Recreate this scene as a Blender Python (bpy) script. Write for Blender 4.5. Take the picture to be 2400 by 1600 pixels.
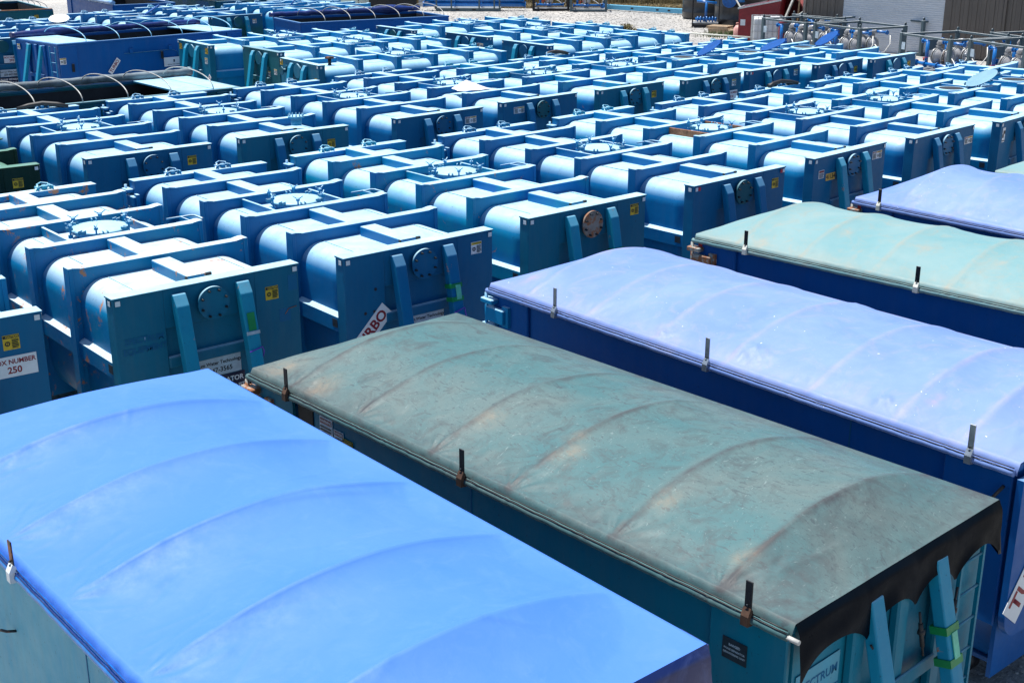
import bpy, bmesh, math, random
from mathutils import Vector, Matrix, noise
for o in list(bpy.data.objects): bpy.data.objects.remove(o)
SC = bpy.context.scene
COL = SC.collection
R = random.Random(7)
PI = math.pi

# ------------------------------------------------------------------ camera
cd = bpy.data.cameras.new('camera')
cam = bpy.data.objects.new('camera', cd); COL.objects.link(cam)
cam.location = (0, 0, 6.67)
cam.rotation_euler = (PI/2 - 0.3302, 0, 0)
cd.sensor_width = 36.0; cd.lens = 36.0*2980/2400
cd.clip_start = 0.1; cd.clip_end = 3000
SC.camera = cam
SC.render.resolution_x = 1024; SC.render.resolution_y = 682

# ------------------------------------------------------------------ light
SUN_EL = math.radians(74); SUN_V = Vector((-0.80, 0.60, 0)).normalized()
sdir = Vector((SUN_V.x*math.cos(SUN_EL), SUN_V.y*math.cos(SUN_EL), math.sin(SUN_EL)))
w = bpy.data.worlds.new('World'); SC.world = w; w.use_nodes = True
nt = w.node_tree; bg = nt.nodes['Background']
sky = nt.nodes.new('ShaderNodeTexSky'); sky.sky_type = 'NISHITA'; sky.sun_disc = False
sky.sun_elevation = SUN_EL; sky.sun_rotation = math.atan2(SUN_V.x, SUN_V.y)
sky.air_density = 1.0; sky.dust_density = 0.6; sky.ozone_density = 2.0
nt.links.new(sky.outputs[0], bg.inputs[0]); bg.inputs[1].default_value = 0.085
sl = bpy.data.lights.new('sun', 'SUN'); sl.energy = 5.0; sl.angle = math.radians(0.53); sl.color = (1, 0.965, 0.9)
so = bpy.data.objects.new('sun', sl); COL.objects.link(so)
so.rotation_euler = sdir.to_track_quat('Z', 'Y').to_euler()
SC.view_settings.view_transform = 'Standard'; SC.view_settings.look = 'None'
SC.view_settings.exposure = 0.65; SC.view_settings.gamma = 1.0
SC.view_settings.use_curve_mapping = False
SC.render.engine = 'CYCLES'

# ------------------------------------------------------------------ materials
def nmat(name):
    m = bpy.data.materials.new(name); m.use_nodes = True
    t = m.node_tree; b = t.nodes['Principled BSDF']
    return m, t, b
def N(t, kind, **kw):
    n = t.nodes.new(kind)
    for k, v in kw.items():
        if k[0] == '_': setattr(n, k[1:], v)
        else: n.inputs[k.replace('_', ' ')].default_value = v
    return n
def coords(t, scale=(1, 1, 1)):
    """object coordinates pushed apart per object, so copies do not repeat"""
    tc = t.nodes.new('ShaderNodeTexCoord'); oi = t.nodes.new('ShaderNodeObjectInfo')
    m = N(t, 'ShaderNodeMath', _operation='MULTIPLY'); m.inputs[1].default_value = 97.0
    t.links.new(oi.outputs['Random'], m.inputs[0])
    v = N(t, 'ShaderNodeVectorMath', _operation='ADD')
    t.links.new(tc.outputs['Object'], v.inputs[0]); t.links.new(m.outputs[0], v.inputs[1])
    mp = N(t, 'ShaderNodeMapping'); mp.inputs['Scale'].default_value = scale
    t.links.new(v.outputs[0], mp.inputs[0])
    return mp.outputs[0]
def noise_n(t, vec, scale, detail=4, rough=0.6, dist=0):
    n = N(t, 'ShaderNodeTexNoise', Scale=scale, Detail=detail, Roughness=rough, Distortion=dist)
    t.links.new(vec, n.inputs['Vector']); return n.outputs['Fac']
def ramp(t, fac, p0, p1, c0=(0, 0, 0, 1), c1=(1, 1, 1, 1)):
    r = t.nodes.new('ShaderNodeValToRGB'); e = r.color_ramp.elements
    e[0].position = p0; e[1].position = p1; e[0].color = c0; e[1].color = c1
    t.links.new(fac, r.inputs[0]); return r.outputs[0]
def mix(t, fac, a, b, mode='MIX'):
    m = t.nodes.new('ShaderNodeMix'); m.data_type = 'RGBA'; m.blend_type = mode
    for s, v in ((0, fac), (6, a), (7, b)):
        if isinstance(v, (int, float)): m.inputs[s].default_value = v
        elif isinstance(v, tuple): m.inputs[s].default_value = (*v[:3], 1)
        else: t.links.new(v, m.inputs[s])
    return m.outputs[2]
def mul(t, a, b):
    m = N(t, 'ShaderNodeMath', _operation='MULTIPLY')
    for i, v in enumerate((a, b)):
        if isinstance(v, (int, float)): m.inputs[i].default_value = v
        else: t.links.new(v, m.inputs[i])
    return m.outputs[0]
def bump(t, b, h, strength, dist):
    n = N(t, 'ShaderNodeBump', Strength=strength, Distance=dist)
    t.links.new(h, n.inputs['Height']); t.links.new(n.outputs[0], b.inputs['Normal'])

def paint(name, base, dark, rough=0.38, dust_glare=0.9, rust=0.0, dust_glare_col=(0.50, 0.745, 0.86), patch=None, wear=0.25):
    """weathered enamel: mottled colour, dusty pale sky glare painted on whatever faces up, chips and rust"""
    m, t, b = nmat(name)
    v = coords(t)
    big = noise_n(t, v, 0.9, 5, 0.65)
    streak = noise_n(t, coords(t, (3.5, 3.5, 0.45)), 2.2, 6, 0.65)
    col = mix(t, ramp(t, big, 0.35, 0.68), base, dark)
    if patch: col = mix(t, ramp(t, noise_n(t, v, 0.55, 3, 0.5), 0.5, 0.58), col, patch)
    col = mix(t, mul(t, ramp(t, streak, 0.42, 0.7), wear), col, tuple(c*0.75+0.035 for c in base))
    # sky glare painted in as a dusty pale film: upward faces
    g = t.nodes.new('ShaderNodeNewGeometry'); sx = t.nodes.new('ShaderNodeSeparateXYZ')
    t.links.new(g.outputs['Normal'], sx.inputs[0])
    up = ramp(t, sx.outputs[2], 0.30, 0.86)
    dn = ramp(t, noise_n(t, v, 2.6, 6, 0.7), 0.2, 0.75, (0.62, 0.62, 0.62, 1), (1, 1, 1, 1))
    col = mix(t, mul(t, mul(t, up, dn), dust_glare), col, dust_glare_col)
    gm = ramp(t, noise_n(t, coords(t, (1, 1, 1)), 1.7, 8, 0.75, 1.5), 0.5, 0.66)
    col = mix(t, mul(t, mul(t, gm, up), 0.34), col, (0.16, 0.25, 0.28))
    spec = noise_n(t, v, 34, 3, 0.6)
    col = mix(t, mul(t, ramp(t, spec, 0.66, 0.72), 0.55), col, (0.012, 0.03, 0.05))
    if rust > 0:
        rn = noise_n(t, coords(t, (1.6, 1, 1)), 3.2, 8, 0.75, 0.6)
        rm = ramp(t, rn, 0.66-0.1*rust, 0.70-0.1*rust)
        col = mix(t, mul(t, rm, 0.9), col, (0.42, 0.17, 0.06))
    t.links.new(col, b.inputs['Base Color'])
    rr = ramp(t, noise_n(t, v, 6, 5, 0.7), 0.25, 0.8, (rough-0.08,)*3+(1,), (rough+0.16,)*3+(1,))
    t.links.new(rr, b.inputs['Roughness'])
    b.inputs['Specular IOR Level'].default_value = 0.24
    bump(t, b, noise_n(t, v, 1.6, 4, 0.5), 0.25, 0.05)
    return m
def plain(name, col, rough=0.5, metal=0.0, var=0.25, scale=7, spec=0.5, bmp=0.0, rust=0.0):
    m, t, b = nmat(name); v = coords(t)
    n = ramp(t, noise_n(t, v, scale, 6, 0.65), 0.3, 0.7)
    c = mix(t, n, tuple(x*(1-var) for x in col), tuple(min(1, x*(1+var)) for x in col))
    if rust: c = mix(t, ramp(t, noise_n(t, v, 9, 6, .7), .58-.12*rust, .66-.12*rust), c, (.26, .10, .04))
    t.links.new(c, b.inputs['Base Color']); b.inputs['Roughness'].default_value = rough
    b.inputs['Metallic'].default_value = metal; b.inputs['Specular IOR Level'].default_value = spec
    if bmp: bump(t, b, noise_n(t, v, scale*4, 4, .6), bmp, 0.02)
    return m
M = {}
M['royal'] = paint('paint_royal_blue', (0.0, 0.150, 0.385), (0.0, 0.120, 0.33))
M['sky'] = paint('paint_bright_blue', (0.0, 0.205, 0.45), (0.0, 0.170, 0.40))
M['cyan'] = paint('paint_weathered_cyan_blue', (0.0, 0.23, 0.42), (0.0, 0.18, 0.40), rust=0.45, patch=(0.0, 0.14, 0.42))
M['rusty'] = paint('paint_cyan_blue_with_rust', (0.0, 0.18, 0.36), (0.0, 0.14, 0.38), rust=0.75, dust_glare_col=(0.62, 0.77, 0.82))
M['face'] = paint('paint_dull_front_blue', (0.0, 0.120, 0.265), (0.0, 0.095, 0.225), rough=0.5, dust_glare=0.85)
M['face_teal'] = paint('paint_dull_front_teal', (0.0, 0.135, 0.235), (0.0, 0.110, 0.205), rough=0.5, dust_glare=0.85, wear=.4)
M['face_green'] = paint('paint_green_teal_front', (0.002, 0.10, 0.13), (0.002, 0.075, 0.11), rough=0.55, dust_glare=0.4, patch=(0, .09, .22))
M['green'] = paint('paint_dark_green', (0.0, 0.028, 0.018), (0.0, 0.02, 0.014), rough=0.45, dust_glare=0.5, dust_glare_col=(.25, .5, .38))
M['post'] = paint('paint_scuffed_post', (0.01, 0.27, 0.42), (0.0, 0.20, 0.38), rough=0.4, dust_glare=0.5, rust=0.25)
M['post_dark'] = paint('paint_scuffed_dark_post', (0.0, 0.15, 0.34), (0.0, 0.12, 0.29), rough=0.4, dust_glare=0.5, rust=0.1)
M['teal_box'] = paint('paint_teal_box', (0.0, 0.185, 0.285), (0.0, 0.150, 0.25), rough=0.42, dust_glare=0.3, wear=0.5)
M['pale_box'] = paint('paint_faded_cyan_box', (0.12, 0.40, 0.52), (0.04, 0.28, 0.45), rough=0.5, dust_glare=0.2, wear=0.7)
M['navy_box'] = paint('paint_navy_box', (0.0, 0.095, 0.35), (0.0, 0.078, 0.30), rough=0.4, dust_glare=0.3)
M['rust_side'] = paint('paint_rust_streaked_teal', (0.0, 0.13, 0.22), (0.03, 0.10, 0.13), rough=0.6, dust_glare=0.3, rust=0.9)
M['black_recess'] = plain('near_black_stripe', (0.012, 0.011, 0.010), 0.7)
M['inside'] = plain('dark_box_lining', (0.012, 0.013, 0.018), 0.8, var=.5, scale=3)
M['lid'] = paint('paint_pale_lid', (0.04, 0.26, 0.44), (0.02, 0.20, 0.38), dust_glare=0.8)
M['steel'] = plain('galvanised_steel', (0.50, 0.52, 0.53), 0.38, 0.85, scale=14)
M['dark_steel'] = plain('dark_steel', (0.045, 0.045, 0.05), 0.45, 0.7, rust=.3)
M['black'] = plain('black_rubber', (0.012, 0.012, 0.014), 0.55)
M['black_metal'] = paint('black_painted_frame', (0.010, 0.012, 0.016), (0.016, 0.016, 0.02), dust_glare=.55, dust_glare_col=(.42, .45, .50))
M['grey_frame'] = paint('grey_green_frame_paint', (0.085, 0.125, 0.145), (0.065, 0.10, 0.12), dust_glare=.95, dust_glare_col=(.66, .72, .76))
M['rust'] = plain('rusty_iron', (0.27, 0.12, 0.06), 0.8, var=.5, scale=12, bmp=.3)
M['rusty_cover'] = plain('rusty_grey_cover_plate', (0.22, 0.20, 0.18), 0.7, var=.4, scale=6, rust=.9)
M['dark_rust'] = plain('dark_rusty_clip', (0.07, 0.035, 0.02), 0.7, var=.5, scale=20)
M['rust_blue'] = plain('rust_stained_fitting', (0.28, 0.30, 0.28), 0.6, var=.4, scale=8, rust=1.0)
M['bolt'] = plain('bolt_metal', (0.03, 0.04, 0.05), 0.35, 0.6)
M['reflector'] = plain('white_reflector_tape', (0.62, 0.68, 0.72), 0.35, var=.12)
M['red_reflector'] = plain('red_reflector_tape', (0.45, 0.015, 0.03), 0.35, var=.2)
M['white_sign'] = plain('white_decal', (0.68, 0.72, 0.76), 0.45, var=.1, scale=3)
M['old_sign'] = plain('weathered_grey_blue_decal', (0.42, 0.52, 0.60), 0.5, var=.3, scale=5)
M['navy_sign'] = plain('dark_navy_decal', (0.006, 0.010, 0.045), 0.4)
M['blue_sign'] = plain('dark_blue_decal', (0.004, 0.02, 0.12), 0.4)
M['yellow'] = plain('yellow_caution_decal', (0.62, 0.42, 0.02), 0.5, var=.15)
M['orange_sign'] = plain('orange_number_decal', (0.70, 0.42, 0.08), 0.5, var=.15)
M['ink'] = plain('black_ink', (0.010, 0.010, 0.014), 0.5)
M['red_ink'] = plain('dark_red_ink', (0.22, 0.004, 0.014), 0.5, var=.1)
M['white_ink'] = plain('white_ink', (0.75, 0.78, 0.8), 0.5, var=.05)
M['green_tape'] = plain('green_tape', (0.005, 0.22, 0.06), 0.4)
M['purple'] = plain('purple_cable_tie', (0.10, 0.02, 0.45), 0.4)
M['pale_tie'] = plain('pale_green_strap', (0.12, 0.55, 0.38), 0.4)
M['plate_tag'] = plain('dark_data_plate', (0.03, 0.045, 0.06), 0.4, .3)
M['pump'] = plain('grey_cast_pump', (0.36, 0.36, 0.37), 0.4, 0.2, scale=10)
M['pipe'] = plain('blue_pipe', (0.005, 0.13, 0.42), 0.3, spec=.7)
M['hose'] = plain('white_hose', (0.60, 0.60, 0.58), 0.5)
M['red'] = plain('red_skip_paint', (0.20, 0.006, 0.014), 0.4)
M['red_drum'] = plain('faded_red_drum', (0.34, 0.06, 0.05), 0.6, rust=.3)
M['poly_black'] = plain('dark_poly_tank', (0.022, 0.024, 0.028), 0.35)
M['poly_white'] = plain('white_poly_tote', (0.62, 0.64, 0.66), 0.45, var=.08)
M['poly_amber'] = plain('amber_poly_tote', (0.60, 0.36, 0.10), 0.45, var=.15)
M['poly_pale'] = plain('pale_green_container', (0.55, 0.68, 0.62), 0.5, var=.08)
M['wood'] = plain('pallet_wood', (0.42, 0.31, 0.20), 0.8, var=.35, scale=12)
M['pink'] = plain('faded_pink_cylinder', (0.62, 0.32, 0.28), 0.55)
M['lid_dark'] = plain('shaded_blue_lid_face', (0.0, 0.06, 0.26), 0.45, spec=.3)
M['tan'] = plain('tan_lid_lining', (0.80, 0.62, 0.42), 0.5, var=.08, scale=2)
M['pole'] = plain('pale_pole', (0.62, 0.62, 0.55), 0.5)
M['bag'] = plain('grey_cloth', (0.42, 0.42, 0.42), 0.8)
M['sheet'] = plain('white_plastic_sheet', (0.80, 0.82, 0.84), 0.35, var=.05)
M['wall'] = plain('brown_metal_siding', (0.125, 0.105, 0.09), 0.45, var=.12, scale=1.5)
M['trim'] = plain('light_brown_trim', (0.20, 0.17, 0.15), 0.45)
M['slat'] = plain('pale_grey_door_slat', (0.64, 0.66, 0.69), 0.4, var=.06, scale=3)
M['roofm'] = plain('grey_metal_roof', (0.35, 0.35, 0.34), 0.5)
M['gutter'] = plain('light_blue_beam_paint', (0.12, 0.42, 0.62), 0.4, var=.1)
M['hoop'] = plain('white_hoop_tube', (0.40, 0.40, 0.38), 0.4)
M['blue_hoop'] = plain('light_blue_hoop_tube', (0.25, 0.55, 0.75), 0.35)

def tarp_mat(name, base, fade, stain, rough=0.42, grime=0.3, scratch=0.0, spec=0.5, stain_amt=1.0, spots=False, attrs=True):
    m, t, b = nmat(name); v = coords(t)
    col = mix(t, ramp(t, noise_n(t, v, 0.9, 5, 0.6, .4), 0.38, 0.66), base, fade)
    col = mix(t, mul(t, ramp(t, noise_n(t, v, 3.3, 8, 0.72, 1.2), 0.5, 0.72), grime), col, stain)
    if scratch:
        for sc, th in ((17, .60), (40, .62)):
            nn = noise_n(t, coords(t, (1, .32, 1)), sc, 4, 0.55, 2.2)
            col = mix(t, mul(t, ramp(t, nn, th, th+.05), scratch), col, (0.05, 0.075, 0.085))
        nn = noise_n(t, coords(t, (.45, 1, 1)), 19, 5, 0.6, 3.0)
        col = mix(t, mul(t, ramp(t, nn, .63, .68), scratch*.25), col, (0.42, 0.52, 0.52))
    if attrs:
        a = t.nodes.new('ShaderNodeAttribute'); a.attribute_name = 'crease'
        cm = mul(t, a.outputs['Fac'], ramp(t, noise_n(t, v, 4.5, 5, .7), 0.25, 0.6))
        col = mix(t, mul(t, cm, stain_amt), col, stain)
        a2 = t.nodes.new('ShaderNodeAttribute'); a2.attribute_name = 'rust'
        col = mix(t, mul(t, a2.outputs['Fac'], ramp(t, noise_n(t, v, 8, 6, .7), .3, .62)), col, (0.40, 0.25, 0.14))
    if spots: col = mix(t, ramp(t, noise_n(t, v, 24, 2, .5), .76, .77), col, (0.6, 0.65, 0.8))
    t.links.new(col, b.inputs['Base Color'])
    t.links.new(ramp(t, noise_n(t, v, 5, 5, .7), .3, .75, (rough-.08,)*3+(1,), (rough+.16,)*3+(1,)), b.inputs['Roughness'])
    b.inputs['Specular IOR Level'].default_value = spec
    bump(t, b, noise_n(t, coords(t, (1, .6, 1)), 9, 5, .6, 1.0), 0.16, 0.012)
    return m
M['tarp_blue'] = tarp_mat('tarp_bright_blue', (0.042, 0.162, 0.57), (0.055, 0.176, 0.585), (0.19, 0.31, 0.70), rough=.62, grime=.10, stain_amt=0.08, spec=.4)
M['tarp_grey'] = tarp_mat('tarp_weathered_grey_teal', (0.052, 0.130, 0.142), (0.098, 0.142, 0.142), (0.050, 0.056, 0.062), rough=.58, grime=.75, scratch=.75, spec=.3, stain_amt=.95)
M['tarp_lilac'] = tarp_mat('tarp_faded_lilac_blue', (0.115, 0.205, 0.49), (0.16, 0.25, 0.52), (0.32, 0.28, 0.38), rough=.55, spec=.35, grime=.3, stain_amt=.5, spots=True)
M['tarp_mint'] = tarp_mat('tarp_faded_pale_teal', (0.13, 0.27, 0.295), (0.19, 0.30, 0.31), (0.27, 0.26, 0.21), rough=.58, spec=.3, grime=.5, stain_amt=.7)
M['tarp_black'] = tarp_mat('tarp_end_flap_black', (0.001, 0.003, 0.006), (0.002, 0.005, 0.010), (0.004, 0.006, 0.010), rough=.35, grime=.3, spec=.03, attrs=False)
M['tarp_navy'] = tarp_mat('tarp_rolled_navy_flap_shade', (0.004, 0.015, 0.10), (0.006, 0.03, 0.18), (0.1, 0.15, 0.4), rough=.35, grime=.3, attrs=False)
M['tarp_roll'] = tarp_mat('tarp_rolled_pale_blue', (0.16, 0.35, 0.62), (0.40, 0.50, 0.66), (0.02, 0.05, 0.12), rough=.5, grime=.8, attrs=False)
M['tarp_roll_tan'] = tarp_mat('tarp_rolled_tan', (0.42, 0.36, 0.30), (0.52, 0.50, 0.48), (0.05, 0.04, 0.03), rough=.5, grime=.7, attrs=False)
M['tarp_roll_grey'] = tarp_mat('tarp_rolled_dark_grey', (0.04, 0.06, 0.08), (0.20, 0.26, 0.30), (0.02, 0.02, 0.02), rough=.5, grime=.6, attrs=False)

def ground_mat():
    m, t, b = nmat('gravel_ground')
    tc = t.nodes.new('ShaderNodeTexCoord'); v = tc.outputs['Object']
    vo = N(t, 'ShaderNodeTexVoronoi', Scale=9.0); t.links.new(v, vo.inputs['Vector'])
    c1 = ramp(t, vo.outputs['Color'], .1, .9, (0.15, 0.148, 0.142, 1), (0.50, 0.49, 0.475, 1))
    n1 = noise_n(t, v, 1.1, 8, .75)
    c = mix(t, ramp(t, n1, .38, .62), c1, (0.37, 0.365, 0.355))
    n3 = N(t, 'ShaderNodeTexNoise', Scale=.16, Detail=4.0); t.links.new(v, n3.inputs['Vector'])
    c = mix(t, mul(t, ramp(t, n3.outputs['Fac'], .45, .7), .6), c, (0.56, 0.52, 0.47))
    n4 = noise_n(t, v, 14, 4, .8)
    c = mix(t, mul(t, ramp(t, n4, .55, .62), .75), c, (0.11, 0.105, 0.10))
    t.links.new(c, b.inputs['Base Color']); b.inputs['Roughness'].default_value = .95
    bump(t, b, n4, 1.0, .06)
    return m
M['ground'] = ground_mat()
M['stone'] = plain('grey_stone', (0.36, 0.35, 0.33), .9, var=.45, scale=2)
def leafm(name, c, v=.4):
    m, t, b = nmat(name); oi = t.nodes.new('ShaderNodeNewGeometry')
    t.links.new(ramp(t, oi.outputs['Random Per Island'], 0, 1, tuple(x*(1-v) for x in c)+(1,), tuple(x*(1+v) for x in c)+(1,)), b.inputs['Base Color'])
    b.inputs['Roughness'].default_value = .6; return m
M['leaf'] = leafm('green_leaf', (0.055, 0.10, 0.022)); M['reed'] = leafm('dry_reed', (0.30, 0.24, 0.13)); M['dark_leaf'] = leafm('dark_leaf', (0.02, 0.035, 0.01))
M['bush_leaf'] = leafm('olive_leaf', (0.13, 0.11, 0.03))

# ------------------------------------------------------------------ mesh helpers
class MB:
    def __init__(s): s.bm = bmesh.new(); s.smooth = []
    def box(s, x0, x1, y0, y1, z0, z1, bev=0.0, seg=1, mat=None):
        r = bmesh.ops.create_cube(s.bm, size=1)
        for v in r['verts']:
            v.co = Vector(((x0+x1)/2+v.co.x*(x1-x0), (y0+y1)/2+v.co.y*(y1-y0), (z0+z1)/2+v.co.z*(z1-z0)))
        if mat is not None: bmesh.ops.transform(s.bm, matrix=mat, verts=r['verts'])
        if bev:
            es = list({e for v in r['verts'] for e in v.link_edges})
            bmesh.ops.bevel(s.bm, geom=es, offset=bev, segments=seg, affect='EDGES', profile=.5)
        return s
    def hexa(s, pts):
        """8 corners: bottom 4 ccw, top 4 ccw"""
        v = [s.bm.verts.new(p) for p in pts]
        for f in ((3, 2, 1, 0), (4, 5, 6, 7), (0, 1, 5, 4), (1, 2, 6, 5), (2, 3, 7, 6), (3, 0, 4, 7)):
            s.bm.faces.new([v[i] for i in f])
        return s
    def beam(s, a, b, wx, wy, up=(0, 0, 1), bev=0):
        a = Vector(a); b = Vector(b); d = (b-a); L = d.length; d.normalize()
        u = Vector(up); x = u.cross(d)
        if x.length < 1e-4: x = Vector((1, 0, 0)).cross(d)
        x.normalize(); y = d.cross(x)
        mt = Matrix((( x.x, y.x, d.x, a.x), (x.y, y.y, d.y, a.y), (x.z, y.z, d.z, a.z), (0, 0, 0, 1)))
        return s.box(-wx/2, wx/2, -wy/2, wy/2, 0, L, bev=bev, mat=mt)
    def cyl(s, a, b, r, n=16, r2=None, caps=True):
        a = Vector(a); b = Vector(b); d = b-a
        q = d.to_track_quat('Z', 'Y').to_matrix().to_4x4(); q.translation = (a+b)/2
        k = bmesh.ops.create_cone(s.bm, cap_ends=caps, segments=n, radius1=r, radius2=r if r2 is None else r2, depth=d.length, matrix=q)
        for v in k['verts']:
            for f in v.link_faces:
                if len(f.verts) == 4: f.smooth = True
        return s
    def tube(s, pts, r, n=8, rf=None):
        pts = [Vector(p) for p in pts]; rings = []
        for i, p in enumerate(pts):
            d = (pts[min(i+1, len(pts)-1)]-pts[max(i-1, 0)]).normalized()
            x = Vector((0, 0, 1)).cross(d)
            if x.length < 1e-3: x = Vector((1, 0, 0))
            x.normalize(); y = d.cross(x); rr = r if rf is None else rf(i, len(pts))
            rings.append([s.bm.verts.new(p+(x*math.cos(2*PI*k/n)+y*math.sin(2*PI*k/n))*rr) for k in range(n)])
        for i in range(len(rings)-1):
            for k in range(n):
                f = s.bm.faces.new((rings[i][k], rings[i][(k+1) % n], rings[i+1][(k+1) % n], rings[i+1][k])); f.smooth = True
        s.bm.faces.new(rings[0][::-1]); s.bm.faces.new(rings[-1])
        return s
    def extrude(s, prof, y0, y1, smooth=False, axis='y'):
        def P(a, c, y): return (a, y, c) if axis == 'y' else (y, a, c)
        v0 = [s.bm.verts.new(P(a, c, y0)) for a, c in prof]; v1 = [s.bm.verts.new(P(a, c, y1)) for a, c in prof]
        n = len(prof)
        for i in range(n):
            f = s.bm.faces.new((v0[i], v0[(i+1) % n], v1[(i+1) % n], v1[i])); f.smooth = smooth
        s.bm.faces.new(v0[::-1]); s.bm.faces.new(v1)
        return s
    def lathe(s, prof, c=(0, 0, 0), n=24, mat=None):
        rings = []
        for r, z in prof:
            rings.append([s.bm.verts.new(Vector((c[0]+r*math.cos(2*PI*k/n), c[1]+r*math.sin(2*PI*k/n), c[2]+z))) for k in range(n)] if r > 1e-5 else [s.bm.verts.new(Vector((c[0], c[1], c[2]+z)))])
        for i in range(len(rings)-1):
            A, B = rings[i], rings[i+1]
            for k in range(n):
                k2 = (k+1) % n
                vs = [A[k % len(A)], A[k2 % len(A)], B[k2 % len(B)], B[k % len(B)]]
                u = []
                for q in vs:
                    if q not in u: u.append(q)
                if len(u) >= 3:
                    f = s.bm.faces.new(u); f.smooth = True
        if mat is not None: bmesh.ops.transform(s.bm, matrix=mat, verts=[v for r_ in rings for v in r_])
        return s
    def mesh(s, name, mt):
        bmesh.ops.recalc_face_normals(s.bm, faces=s.bm.faces)
        me = bpy.data.meshes.new(name); s.bm.to_mesh(me); s.bm.free()
        me.materials.append(mt); return me
    def build(s, name, mt, parent=None, loc=(0, 0, 0), rot=(0, 0, 0)):
        return link(name, s.mesh(name, mt), parent, loc, rot)
def link(name, me, parent=None, loc=(0, 0, 0), rot=(0, 0, 0)):
    o = bpy.data.objects.new(name, me); COL.objects.link(o); o.location = loc; o.rotation_euler = rot
    if parent: o.parent = parent
    return o
def inst(name, me, mt, parent=None, loc=(0, 0, 0), rot=(0, 0, 0)):
    """shares mesh data; the material sits on the object"""
    o = link(name, me, parent, loc, rot); o.material_slots[0].link = 'OBJECT'; o.material_slots[0].material = mt; return o
def setm(o, mt): o.material_slots[0].link = 'OBJECT'; o.material_slots[0].material = mt
def thing(name, label, cat, loc=(0, 0, 0), rz=0, group=None):
    o = bpy.data.objects.new(name, None); COL.objects.link(o); o.location = loc; o.rotation_euler = (0, 0, rz)
    o.empty_display_size = .2; tag(o, label, cat, group); return o
def tag(o, label, cat, group=None):
    o['label'] = label; o['category'] = cat
    if group: o['group'] = group
    return o
def pose(p, z=0): return (p[0], p[1], z), p[2]-PI/2

# ------------------------------------------------------------------ signs
def text_mesh(lines):
    """lines: (text, size, x, z) centred; returns mesh lying in the xz plane facing -y"""
    bm = bmesh.new()
    for tx, size, x, z in lines:
        cu = bpy.data.curves.new('t', 'FONT'); cu.body = tx; cu.size = size; cu.align_x = 'CENTER'; cu.align_y = 'CENTER'
        cu.offset = size*0.028; cu.resolution_u = 3
        ob = bpy.data.objects.new('t', cu)
        me = bpy.data.meshes.new_from_object(ob)
        me.transform(Matrix.Translation((x, 0, z)) @ Matrix.Rotation(PI/2, 4, 'X'))
        bm.from_mesh(me); bpy.data.objects.remove(ob); bpy.data.curves.remove(cu); bpy.data.meshes.remove(me)
    return bm
SIGNC = {}
def sign(name, key, wd, ht, bgm, groups, parent, loc, rot=(0, 0, 0)):
    """panel + lettering sub-parts. groups: list of (material, lines)"""
    if key not in SIGNC:
        pm = MB().box(-wd/2, wd/2, -.004, 0, -ht/2, ht/2).mesh(name, bgm)
        ls = []
        for mt, lines, extra in groups:
            bm = text_mesh(lines); mb = MB(); mb.bm.free(); mb.bm = bm
            for e in extra: mb.box(e[0], e[1], -.0015, 0.0, e[2], e[3])
            me = mb.mesh('lettering', mt); ls.append(me)
        SIGNC[key] = (pm, ls)
    pm, ls = SIGNC[key]
    o = link(name, pm, parent, loc, rot)
    for k, me in enumerate(ls): link('lettering', me, o, (0, -.0055-.002*k, 0))
    return o
def fine(x0, x1, z0, z1, n):
    return [(x0, x1-(.15*(x1-x0) if i % 3 == 2 else 0), z1-(z1-z0)*(i+.75)/n, z1-(z1-z0)*(i+.25)/n) for i in range(n)]
def caution(parent, loc, rot=(0, 0, 0), white=False, sc=1):
    w_, h_ = .18*sc, .17*sc
    bgm = M['white_sign'] if white else M['yellow']
    g = [(M['yellow'] if white else M['ink'], [] if white else [], [(-w_/2+.004, w_/2-.004, h_*.27, h_*.46)])]
    g.append((M['ink'] if white else M['yellow'], [('CAUTION', .03*sc, .01*sc, h_*.365)], []))
    ring = []
    g.append((M['ink'], [('O', .075*sc, -w_*.24, -h_*.1), ('/', .05*sc, -w_*.24, -h_*.1)], fine(w_*.02, w_*.44, -h_*.42, h_*.2, 6)))
    return sign('caution_sign', ('caution', white, sc), w_, h_, bgm, g, parent, loc, rot)
def warning_pair(parent, loc, rot=(0, 0, 0)):
    g = [(M['red_ink'], [], [(-.155, -.03, .04, .066)]), (M['orange_sign'], [], [(-.02, .155, .04, .066)]),
         (M['ink'], [('WARNING', .022, .07, .053), ('O', .06, .02, -.02)], fine(-.15, -.04, -.065, .03, 5)+fine(.06, .15, -.06, .025, 6)),
         (M['white_ink'], [('DANGER', .022, -.09, .053)], [])]
    return sign('warning_sign', 'wpair', .33, .15, M['white_sign'], g, parent, loc, rot)
def boxnum(parent, loc, num, rot=(0, 0, 0)):
    g = [(M['red_ink'], [('BOX NUMBER', .075, 0, .055), (num, .105, 0, -.045)], [])]
    return sign('box_number_sign', 'bn'+num, .50, .24, M['white_sign'], g, parent, loc, rot)
def turbo(parent, loc, rot=(0, 0, 0), sc=1.0):
    g = [(M['red_ink'], [('TURBO', .17*sc, 0, 0)], [])]
    return sign('turbo_sign', ('turbo', sc), .66*sc, .20*sc, M['white_sign'], g, parent, loc, rot)
def company(parent, loc, rot=(0, 0, 0), sc=1.0, phone=True):
    g = [(M['ink'], [('Spectrum Water Technology', .062*sc, 0, .045*sc)] + ([('225-647-3565', .085*sc, 0, -.05*sc)] if phone else []), [])]
    return sign('company_sign', ('co', sc, phone), .72*sc, .24*sc, M['old_sign'], g, parent, loc, rot)
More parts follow.
